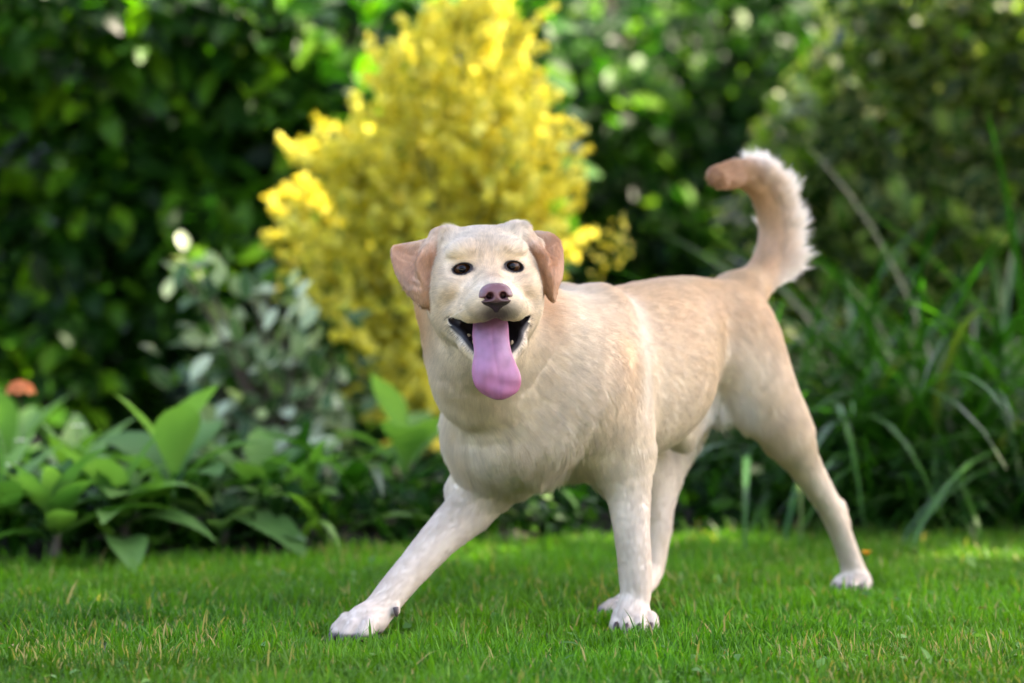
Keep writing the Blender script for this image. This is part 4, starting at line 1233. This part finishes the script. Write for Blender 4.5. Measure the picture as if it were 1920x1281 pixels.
# far tree belt closing the view
belt = new_empty('hedgerow', (0.0, 12.5, 0)); tag(belt, 'loose leafy hedgerow glimpsed through gaps at the top of the picture', 'hedge')
tl = [leaf_tpl(0.13, 0.075, 3, 0.2, 0.4, 'ovate')]
pos, l1 = hedge_points(22000, -2.5, 2.5, 0.03, 2.3, lambda x, z: 12.0 + 0.0 * x, 1.0, 0.4, 3.0, -0.3, 91)
d, nr = leaf_dirs(pos)
leafy(belt, tl, pos, d, nr, 0.9 + 0.6 * rng.random(len(pos)), M_TREE, 60)
twig_set(belt, (0.0, 12.9, 0), [(-1.2, 12.6, 3.0), (0.4, 12.6, 3.4), (1.3, 12.7, 2.6)], 0.06, M_BARK, 'trunk')
# hedge added unseen behind the lens to block low skylight from the front
rear = new_empty('skylight_block_hedge', (0, -3.6, 0)); tag(rear, 'unseen hedge added behind the lens to block low front skylight', 'hedge')
pos, l1 = hedge_points(9000, -7, 7, 0.05, 2.9, lambda x, z: -3.6 + 0.0 * x, 0.5, 0.3, 2.0, -0.5, 95)
leafy(rear, [leaf_tpl(0.26, 0.16, 2, 0.2, 0.4, 'ovate')], pos, *leaf_dirs(pos, out=(0, 1, 0.25)), 0.9 + 0.6 * rng.random(len(pos)), M_TREE, 0)
# olive-green bush at the upper right
oli = new_empty('olive_bush', (1.45, 8.0, 0)); tag(oli, 'olive green bush with pale edged leaves in the upper right corner', 'bush')
tl = [leaf_tpl(0.078, 0.042, 4, 0.2, c, 'ovate') for c in (0.1, 0.4, 0.8)]
def of(x, z): return 7.75 + 0.9 * np.clip(0.95 - x, 0, 1) ** 1.0 + 0.05 * z
pos, l1 = hedge_points(7000, 0.62, 2.3, 0.25, 1.5, of, 0.7, 0.22, 6.0, 0.15, 101)
keep = pos[:, 2] < 0.62 + 1.2 * np.clip((pos[:, 0] - 0.62) / 0.55, 0, 1) ** 0.8 + 0.06 * vnoise(pos, 12, 9)
keep |= pos[:, 0] > 1.15
pos = pos[keep]
d, nr = leaf_dirs(pos, spread=0.7, droop=-0.1)
leafy(oli, tl, pos, d, nr, 0.8 + 0.6 * rng.random(len(pos)), M_OLIVE, 260)
twig_set(oli, (1.45, 8.2, 0), [(0.9, 8.2, 0.9), (1.2, 8.0, 1.3), (1.6, 8.0, 1.6), (2.0, 8.1, 1.5), (1.1, 8.2, 0.6)], 0.02, M_BARK)
# white-edged shrub left of the yellow one
var = new_empty('variegated_shrub', P(520, 900, 6.75) * [1, 1, 0]); tag(var, 'low shrub with white edged leaves beside the yellow flowering shrub', 'shrub')
tl = [leaf_tpl(0.060, 0.034, 4, 0.15, c, 'ovate') for c in (0.1, 0.5)]
vb = np.array(var.location)
vt = [(365, 500), (345, 520), (395, 545), (480, 560), (500, 545), (540, 560), (430, 600), (470, 640), (380, 680), (360, 690), (560, 640), (600, 650), (500, 690), (440, 700), (540, 720),
      (590, 720), (410, 760), (480, 770), (560, 790), (620, 700), (640, 660), (400, 800), (450, 830), (530, 850), (600, 800), (650, 760), (660, 690), (420, 640), (620, 830), (480, 880)]
pos, dd = [], []
for (px, py) in vt:
    tp = P(px, py, 6.60 + 0.3 * rng.random())
    for k in range(11):
        f = rng.random() ** 0.6
        c = vb + (tp - vb) * f if k % 3 == 0 else tp
        pos.append(c + rng.normal(size=3) * np.array([0.045, 0.06, 0.035])); dd.append(unit(tp - vb) * 0.4 + rng.normal(size=3) * 0.6 + [0, -0.35, 0])
    pts = catmull(np.array([vb, vb + (tp - vb) * [0.4, 0.5, 0.6], tp]), 6)
    add_tube('branch', pts, np.linspace(0.008, 0.003, 6), M_BARK, var, 5)
pos, dd = np.array(pos), np.array(dd)
leafy(var, tl, pos, unit(dd), unit(np.array([0, -0.5, 1.0]) + rng.normal(size=(len(pos), 3)) * 0.35), 0.8 + 0.5 * rng.random(len(pos)), M_VARI, 260)

# ------------------------------------------------------------------ yellow flowering shrub
bro = new_empty('yellow_shrub', P(830, 960, 7.2) * [1, 1, 0]); tag(bro, 'tall shrub smothered in yellow flowers behind the head of the dog', 'shrub')
bb = np.array(bro.location) + [0, 0, 0.02]
tips = [(520, 245), (545, 285), (508, 350), (495, 405), (530, 420), (505, 470), (560, 500), (620, 230), (650, 265), (690, 205), (720, 125), (740, 210), (775, 55), (800, 115), (830, 60), (860, 30), (900, 20), (925, 50),
        (965, 10), (985, 70), (1005, 130), (1050, 195), (1075, 205), (1065, 285), (1090, 330), (1080, 400), (1050, 350), (1020, 230), (960, 180), (880, 150), (820, 210), (760, 290), (690, 330), (620, 350), (590, 420), (640, 470),
        (560, 555), (610, 590), (660, 630), (690, 690), (720, 740), (740, 560), (700, 500), (780, 420), (860, 330), (930, 290), (1000, 330), (1040, 430), (1080, 470), (800, 700), (780, 800), (810, 850), (760, 640), (820, 600), (850, 480), (900, 400), (960, 400), (1020, 480),
        (600, 300), (670, 400), (730, 380), (840, 400), (910, 220), (970, 250)]
sp = catmull  # arching shoots
fpos, fdir, fs = [], [], []
fl = []
for k in range(3):                                      # a flower: keel and two lifted petals
    s = 0.5 + 0.1 * k
    V = np.array([[-1, 0, 0.35], [0, -0.35, 0], [1, 0, 0.35], [-0.85, 0.9, 0.95 - 0.2 * k], [0, 0.55, 0.25], [0.85, 0.9, 0.95 - 0.2 * k], [-0.45, -0.5, 0.55], [0, -0.95, 0.5], [0.45, -0.5, 0.55]], float) * 0.0090
    fl.append((V, np.array([[0, 1, 4, 3], [1, 2, 5, 4], [0, 6, 7, 1], [1, 7, 8, 2]]), np.zeros(9)))
for i, (px, py) in enumerate(tips):
    tp = P(815 + (px - 815) * 0.86, py + 18, 7.0 + 0.45 * (rng.random() - 0.35))
    side = tp - bb
    mid = bb + side * np.array([0.35, 0.45, 0.62]) + rng.normal(size=3) * 0.02
    m2 = bb + side * np.array([0.68, 0.75, 0.90])
    pts = catmull(np.array([bb + rng.normal(size=3) * [0.04, 0.04, 0], mid, m2, tp]), 13)
    add_tube('branch', pts, np.linspace(0.007, 0.0018, 13), M_STEM, bro, 5)
    start = 0.40 if py < 520 else 0.25
    sprays = [(pts, start, 46, 0.014)]
    for k in range(13):                                  # side sprays feather the shoot
        j = 12 * (start + (0.97 - start) * rng.random()); a = min(int(j), 11); c = pts[a] + (pts[a + 1] - pts[a]) * (j - a)
        dv = unit(unit(pts[a + 1] - pts[a]) * 0.75 + rng.normal(size=3) * 0.55 + np.array([0, 0, 0.15]))
        l_ = 0.07 + 0.09 * rng.random()
        q = np.array([c, c + dv * l_ * 0.5 + [0, 0, 0.006], c + dv * l_])
        sprays.append((catmull(q, 13), 0.1, 28, 0.010))
    for q, f0, nf, r0 in sprays:
        f = f0 + (1 - f0) * rng.random(nf) ** 0.8
        j = f * 12; a = np.minimum(j.astype(int), 11); c = q[a] + (q[a + 1] - q[a]) * (j - a)[:, None]
        off = unit(rng.normal(size=(nf, 3)))
        fpos += list(c + off * (r0 * (0.35 + 1.0 * rng.random(nf)) * (1.25 - 0.6 * f))[:, None]); fdir += list(off + np.array([0, -0.2, 0.3])); fs += list(0.75 + 0.65 * rng.random(nf))
# sparse outlying sprays at the right of the shrub
for (px, py) in ((1130, 440), (1150, 470), (1120, 500), (1160, 430), (1170, 480), (710, 870), (700, 890)):
    for k in range(7): fpos.append(P(px + rng.normal() * 16, py + rng.normal() * 16, 6.95 + 0.1 * rng.random())); fdir.append(rng.normal(size=3)); fs.append(0.9)
fpos, fdir, fs = np.array(fpos), unit(np.array(fdir)), np.array(fs)
leafy(bro, fl, fpos, fdir, unit(rng.normal(size=fpos.shape) + [0, -0.8, 0.6]), fs, M_YELLOW, 280, 'flower', 'blossom')
# green leaves among the flowers
pos = fpos[rng.integers(0, len(fpos), 1100)] + rng.normal(size=(1100, 3)) * 0.03 + [0, 0.03, -0.02]
scatter_mesh('foliage', [leaf_tpl(0.03, 0.010, 2, 0.2, 0.2, 'lance')], np.zeros(1100, int), pos, frames(unit(rng.normal(size=pos.shape)), unit(rng.normal(size=pos.shape) + [0, 0, 1])), np.ones(1100), M_ARCH, bro)

# ------------------------------------------------------------------ broad-leaved plants along the left of the bed
BROADT = [leaf_tpl(1.0, 0.30, 7, 0.30, c, 'lance', 0.02) for c in (0.5, 0.9, 1.4)]
SPOONT = [leaf_tpl(1.0, 0.40, 7, 0.25, c, 'spoon', 0.015) for c in (0.6, 1.1)]
BROADM = {}
def meshes_for(key, tpls, mat):
    k = (key, mat.name)
    if k not in BROADM: BROADM[k] = [tpl_mesh('leaf', t, mat) for t in tpls]
    return BROADM[k]
def rosette(name, base, n, ln, label, cat, mat, key='broad', upright=0.9, stem=0.0, group=None, spread=(0.45, 1.35)):
    o = new_empty(name, base); tag(o, label, cat, group)
    mes = meshes_for(key, BROADT if key == 'broad' else SPOONT, mat)
    ph0 = rng.random() * 6.28
    if stem > 0: add_tube('stem', catmull(np.array([base, base + [0.005, 0, stem * 0.5], base + [0.01, 0.0, stem]]), 6), np.linspace(0.014, 0.009, 6), M_PURPLE, o, 7)
    for i in range(n):
        az = ph0 + i * 2.39996 + 0.25 * rng.normal()
        t = i / max(n - 1, 1)
        el = spread[1] - (spread[1] - spread[0]) * (1 - t) + 0.1 * rng.normal()
        h = stem * (0.25 + 0.75 * t)
        d = np.array([math.cos(az) * math.cos(el), math.sin(az) * math.cos(el), math.sin(el)])
        nr = np.array([-math.cos(az) * math.sin(el), -math.sin(az) * math.sin(el), math.cos(el)]) + rng.normal(size=3) * 0.15
        s = ln * (1.0 - 0.35 * t) * (0.8 + 0.4 * rng.random())
        Rm = frames(d[None], nr[None])[0]
        place_leaf('leaf', mes[rng.integers(len(mes))], np.asarray(base) + [0, 0, h] + d * 0.01, Rm, s, o)
    return o
def on_ground(px, depth): 
    p = P(px, 900, depth); p[2] = 0.03; return p
BL = 'broad leaved plants along the left of the bed'
rosette('broadleaf_plant', on_ground(100, 5.62), 19, 0.24, 'broad leaved plant with thick purplish stem nearest the left edge of the lawn', 'plant', M_BROAD, stem=0.08, group=BL)
rosette('broadleaf_plant', on_ground(228, 5.74), 17, 0.24, 'broad leaved plant second from the left along the lawn edge', 'plant', M_BROAD, stem=0.09, group=BL)
rosette('broadleaf_plant', on_ground(-20, 5.75), 15, 0.27, 'broad leaved plant cut off by the left border of the picture', 'plant', M_BROAD, stem=0.07, group=BL)
rosette('broadleaf_plant', on_ground(140, 6.1), 16, 0.27, 'light green broad leaved plant behind the two nearest the left edge', 'plant', M_ARCH, stem=0.10, group=BL)
rosette('broadleaf_plant', on_ground(325, 5.92), 14, 0.31, 'big leaved plant with wide arching blades below the white edged shrub', 'plant', M_BROAD, key='spoon', stem=0.12, group=BL)
rosette('broadleaf_plant', on_ground(415, 5.80), 10, 0.18, 'small grey green rosette with rounded leaves at the lawn edge', 'plant', M_GREY, key='spoon', stem=0.03, group=BL)
rosette('broadleaf_plant', on_ground(490, 5.98), 13, 0.26, 'mid green leafy plant in front of the white edged shrub', 'plant', M_BROAD, key='spoon', stem=0.08, group=BL)
rosette('broadleaf_plant', on_ground(760, 6.45), 12, 0.30, 'dark broad leaved plant under the yellow shrub beside the foreleg', 'plant', M_BROAD, key='spoon', stem=0.12, group=BL)
rosette('broadleaf_plant', on_ground(20, 6.5), 12, 0.30, 'broad leaved plant behind the pale flowers at the left', 'plant', M_BROAD, key='spoon', stem=0.10, group=BL)
# arching strap leaves in the middle of the bed and the big clumps at the right
STRAPT = [leaf_tpl(1.0, w, 9, 0.5, c, 'strap') for w, c in ((0.017, 0.8), (0.020, 1.3), (0.018, 1.9), (0.021, 2.5))]
WIDET = [leaf_tpl(1.0, w, 9, 0.4, c, 'strap') for w, c in ((0.085, 1.2), (0.10, 1.8), (0.085, 2.4))]
def clump(name, base, n, ln, label, mat, tp=STRAPT, r=0.09, key='strap', group=None, bias=(0, 0), el0=0.62):
    o = new_empty(name, base); tag(o, label, 'plant', group)
    k = (key, mat.name)
    if k not in BROADM: BROADM[k] = [tpl_mesh('leaf', t, mat) for t in tp]
    mes = BROADM[k]
    for i in range(n):
        az = rng.random() * 6.283
        el = el0 + (1.38 - el0) * rng.random()
        d = np.array([math.cos(az) * math.cos(el) + bias[0], math.sin(az) * math.cos(el) + bias[1], math.sin(el)]); d /= np.linalg.norm(d)
        hz = np.array([d[0], d[1], 0]); hz /= max(np.linalg.norm(hz), 1e-6)
        nr = -hz * d[2] + np.array([0, 0, 1.0]) * np.linalg.norm(d[:2]) + rng.normal(size=3) * 0.12
        b = np.asarray(base) + np.array([rng.normal() * r, rng.normal() * r, -0.01])
        place_leaf('leaf', mes[rng.integers(len(mes))], b, frames(d[None], nr[None])[0], ln * (0.6 + 0.55 * rng.random()), o)
    return o
CG = 'strap leaved clumps in the bed'
clump('strap_leaf_plant', on_ground(600, 6.0), 30, 0.38, 'bright green arching strap leaves at the lawn edge below the yellow shrub', M_ARCH, WIDET, 0.07, 'wide', CG, el0=0.6)
clump('strap_leaf_plant', on_ground(705, 6.15), 28, 0.46, 'darker arching strap leaves under the yellow shrub near the raised foreleg', M_STRAP, WIDET, 0.07, 'wide', CG, el0=0.7)
clump('strap_leaf_plant', on_ground(1010, 6.55), 40, 0.34, 'dark low strap leaves glimpsed under the chest of the dog', M_STRAP, STRAPT, 0.12, 'strap', CG)
clump('strap_leaf_plant', on_ground(1330, 6.75), 150, 0.58, 'strap leaved clump behind the belly and hind leg of the dog', M_STRAP, STRAPT, 0.13, 'strap', CG)
clump('strap_leaf_plant', on_ground(1520, 6.75), 240, 0.92, 'tall strap leaved clump right behind the tail of the dog', M_STRAP, STRAPT, 0.14, 'strap', CG)
clump('strap_leaf_plant', on_ground(1700, 6.85), 250, 1.0, 'tall strap leaved clump second from the right border', M_STRAP, STRAPT, 0.15, 'strap', CG)
clump('strap_leaf_plant', on_ground(1900, 6.65), 250, 1.0, 'tall strap leaved clump cut by the right border of the picture', M_STRAP, STRAPT, 0.15, 'strap', CG)
clump('strap_leaf_plant', on_ground(1640, 6.5), 70, 0.45, 'low strap leaves arching over the lawn beside the hind paw', M_STRAP, STRAPT, 0.12, 'strap', CG, el0=0.5)
clump('strap_leaf_plant', on_ground(1800, 6.45), 70, 0.48, 'low strap leaves arching over the lawn at lower right', M_STRAP, STRAPT, 0.12, 'strap', CG, el0=0.5)

# low undergrowth that hides the soil
n = 8000
ux = -1.6 + 3.4 * rng.random(n); uy = edge_y(ux) + 0.06 + 1.3 * rng.random(n) ** 1.3
pos = np.column_stack([ux, uy, 0.03 + 0.13 * rng.random(n) ** 1.5])
tl = [leaf_tpl(0.05, 0.026, 3, 0.2, c, 'ovate') for c in (0.3, 0.8)]
o = scatter_mesh('undergrowth', tl, rng.integers(0, 2, n), pos, frames(unit(rng.normal(size=(n, 3)) + [0, -0.4, 0.2]), unit(rng.normal(size=(n, 3)) * 0.5 + [0, -0.2, 1])), 0.6 + 0.7 * rng.random(n), M_LOW)
tag(o, 'low dark green undergrowth covering the soil of the bed', 'undergrowth', kind='stuff')

# ------------------------------------------------------------------ the tree overhead (out of the picture) that shades dog and lawn
tre = new_empty('garden_tree', (2.9, 6.6, 0)); tag(tre, 'spreading garden tree shading the lawn from above the picture', 'tree')
S = np.array(sdir)
pv = dV - np.array([0, 0, CAM_H]); pz = pv[:, 1] * CT - pv[:, 2] * ST
near = np.flatnonzero(np.hypot(960 + pv[:, 0] / pz * F_PX - 1165, 640.5 - (pv[:, 1] * ST + pv[:, 2] * CT) / pz * F_PX - 655) < 12)
shoulder = dV[near[np.argmin(pz[near])]]              # where the one sun fleck falls on the coat
SPOTS = [(shoulder, -0.011), (P(985, 1045, 5.9), 0.16), (P(940, 1080, 5.7), 0.09), (P(1820, 1060, 5.85), 0.16), (P(1330, 1020, 6.0), 0.10),]
n = 34000
gxx = -2.4 + 4.8 * rng.random(n); gyy = 2.6 + 5.0 * rng.random(n)
hgt = 3.3 + 1.6 * rng.random(n)
pos = np.column_stack([gxx, gyy, np.full(n, 0.3)]) + S * (hgt / S[2])[:, None]
keep = np.ones(n, bool)
ldir = unit(rng.normal(size=pos.shape)); lsc = 0.9 + 0.5 * rng.random(n)
midl = pos + ldir * (0.05 * lsc)[:, None]
for c, r_ in SPOTS:
    v = midl - c; t = v @ S; dist = np.linalg.norm(v - t[:, None] * S, axis=1)
    keep &= dist > r_ + 0.06
keep &= (gyy < 7.5 + 0.3 * vnoise(np.column_stack([gxx, gyy, 0 * gxx]), 5, 5)) & ((gyy < np.interp(gxx, [-1.1, -0.8, -0.5, 0.35, 0.5, 2], [6.5, 6.9, 6.9, 6.8, 7.7, 7.7])) | (vnoise(np.column_stack([gxx, gyy, 0 * gxx]), 9, 6) > np.interp(gxx, [-0.9, -0.6, 2], [0.6, -0.2, -0.1])))
pos, ldir, lsc = pos[keep], ldir[keep], lsc[keep]
tl = [leaf_tpl(0.10, 0.062, 2, 0.15, 0.3, 'ovate')]
leafy(tre, tl, pos, ldir, unit(rng.normal(size=pos.shape) * 0.5 + S * 1.3), lsc, M_TREE, 0, mass='crown')
add_tube('trunk', catmull(np.array([[2.9, 6.6, 0], [2.85, 6.6, 1.2], [2.7, 6.5, 2.4], [2.4, 6.4, 3.6]]), 10), np.linspace(0.16, 0.07, 10), M_BARK, tre, 10)
for tp in ([0.5, 5.4, 4.2], [1.2, 7.2, 4.4], [2.6, 5.2, 4.3], [3.4, 7.0, 4.4], [0.0, 6.4, 4.5]):
    add_tube('limb', catmull(np.array([[2.7, 6.5, 2.4], (np.array([2.7, 6.5, 2.4]) + tp) / 2 + [0, 0, 0.4], tp]), 8), np.linspace(0.07, 0.02, 8), M_BARK, tre, 7)

# ------------------------------------------------------------------ small things
def small_flower(name, base, h, mat, label, cat, petals=7, r=0.013, cup=0.3):
    o = new_empty(name, base); tag(o, label, cat)
    top = np.asarray(base) + [0, -0.004, h]
    add_tube('stem', [base, np.asarray(base) + [0.003, 0, h * 0.5], top], [0.0013, 0.0012, 0.001], M_STEM, o, 5)
    me = tpl_mesh('petal', leaf_tpl(r, r * 0.75, 3, 0.2, 0.4, 'ovate'), mat)
    for i in range(petals):
        az = i * 6.283 / petals
        d = np.array([math.cos(az), math.sin(az), cup]); nr = np.array([-math.cos(az) * cup, -math.sin(az) * cup, 1.0])
        place_leaf('petal', me, top, frames(d[None], nr[None])[0], 1.0, o)
    return o
p = P(1624, 1100, 5.40); p[2] = 0.0
small_flower('orange_flower', p, 0.056, M_ORANGE, 'small orange flower in the grass beside the hind paw', 'flower', 11, 0.013, 1.1)
p = P(35, 900, 5.85); p[2] = 0.0
small_flower('rust_flower', P(40, 900, 6.0) * [1, 1, 0], 0.36, M_RUST, 'rust coloured wilting flower at the far left of the bed', 'flower', 8, 0.045, -0.6)
small_flower('pale_flower', P(22, 900, 5.75) * [1, 1, 0], 0.20, M_PALE, 'small pale flower lowest at the left border', 'flower', 6, 0.014, 0.3)
small_flower('pale_flower', P(148, 900, 5.95) * [1, 1, 0], 0.265, M_PALE, 'pale flower among the broad leaves at the left', 'flower', 6, 0.016, 0.3)
small_flower('pale_flower', P(40, 900, 5.95) * [1, 1, 0], 0.235, M_PALE, 'pale flower just below the rust coloured one', 'flower', 6, 0.016, 0.3)
def dead_leaf(pos, yawz, tilt, s, label, mat):
    me = tpl_mesh('fallen_leaf', leaf_tpl(0.045, 0.026, 4, 0.5, 0.8, 'ovate'), mat)
    o = bpy.data.objects.new('fallen_leaf', me); col.objects.link(o)
    o.location = pos; o.rotation_euler = (tilt, 0.2, yawz); o.scale = (s, s, s)
    return tag(o, label, 'leaf', 'fallen leaves on the lawn')
for px, py, yz, ti, s, lb, mt in ((930, 1200, 0.3, 1.1, 0.8, 'dark green fallen leaf standing in the grass between the front paws', M_LAUREL),
                                 (1855, 1165, 1.2, 0.1, 0.9, 'dry brown fallen leaf at the right of the lawn', M_DEAD), (880, 1235, 2.0, 0.2, 0.5, 'tiny brown leaf near the bottom centre of the lawn', M_DEAD),
                                 (20, 1240, 0.7, 0.1, 1.2, 'dry brown leaf litter in the lower left corner', M_DEAD), (925, 1105, 2.6, 0.3, 0.6, 'small brown leaf on the lawn behind the front paws', M_DEAD)):
    dp = F_PX * CAM_H / (py - HORIZON)
    p = P(px, py, dp); p[2] = 0.018
    dead_leaf(p, yz, ti, s, lb, mt)
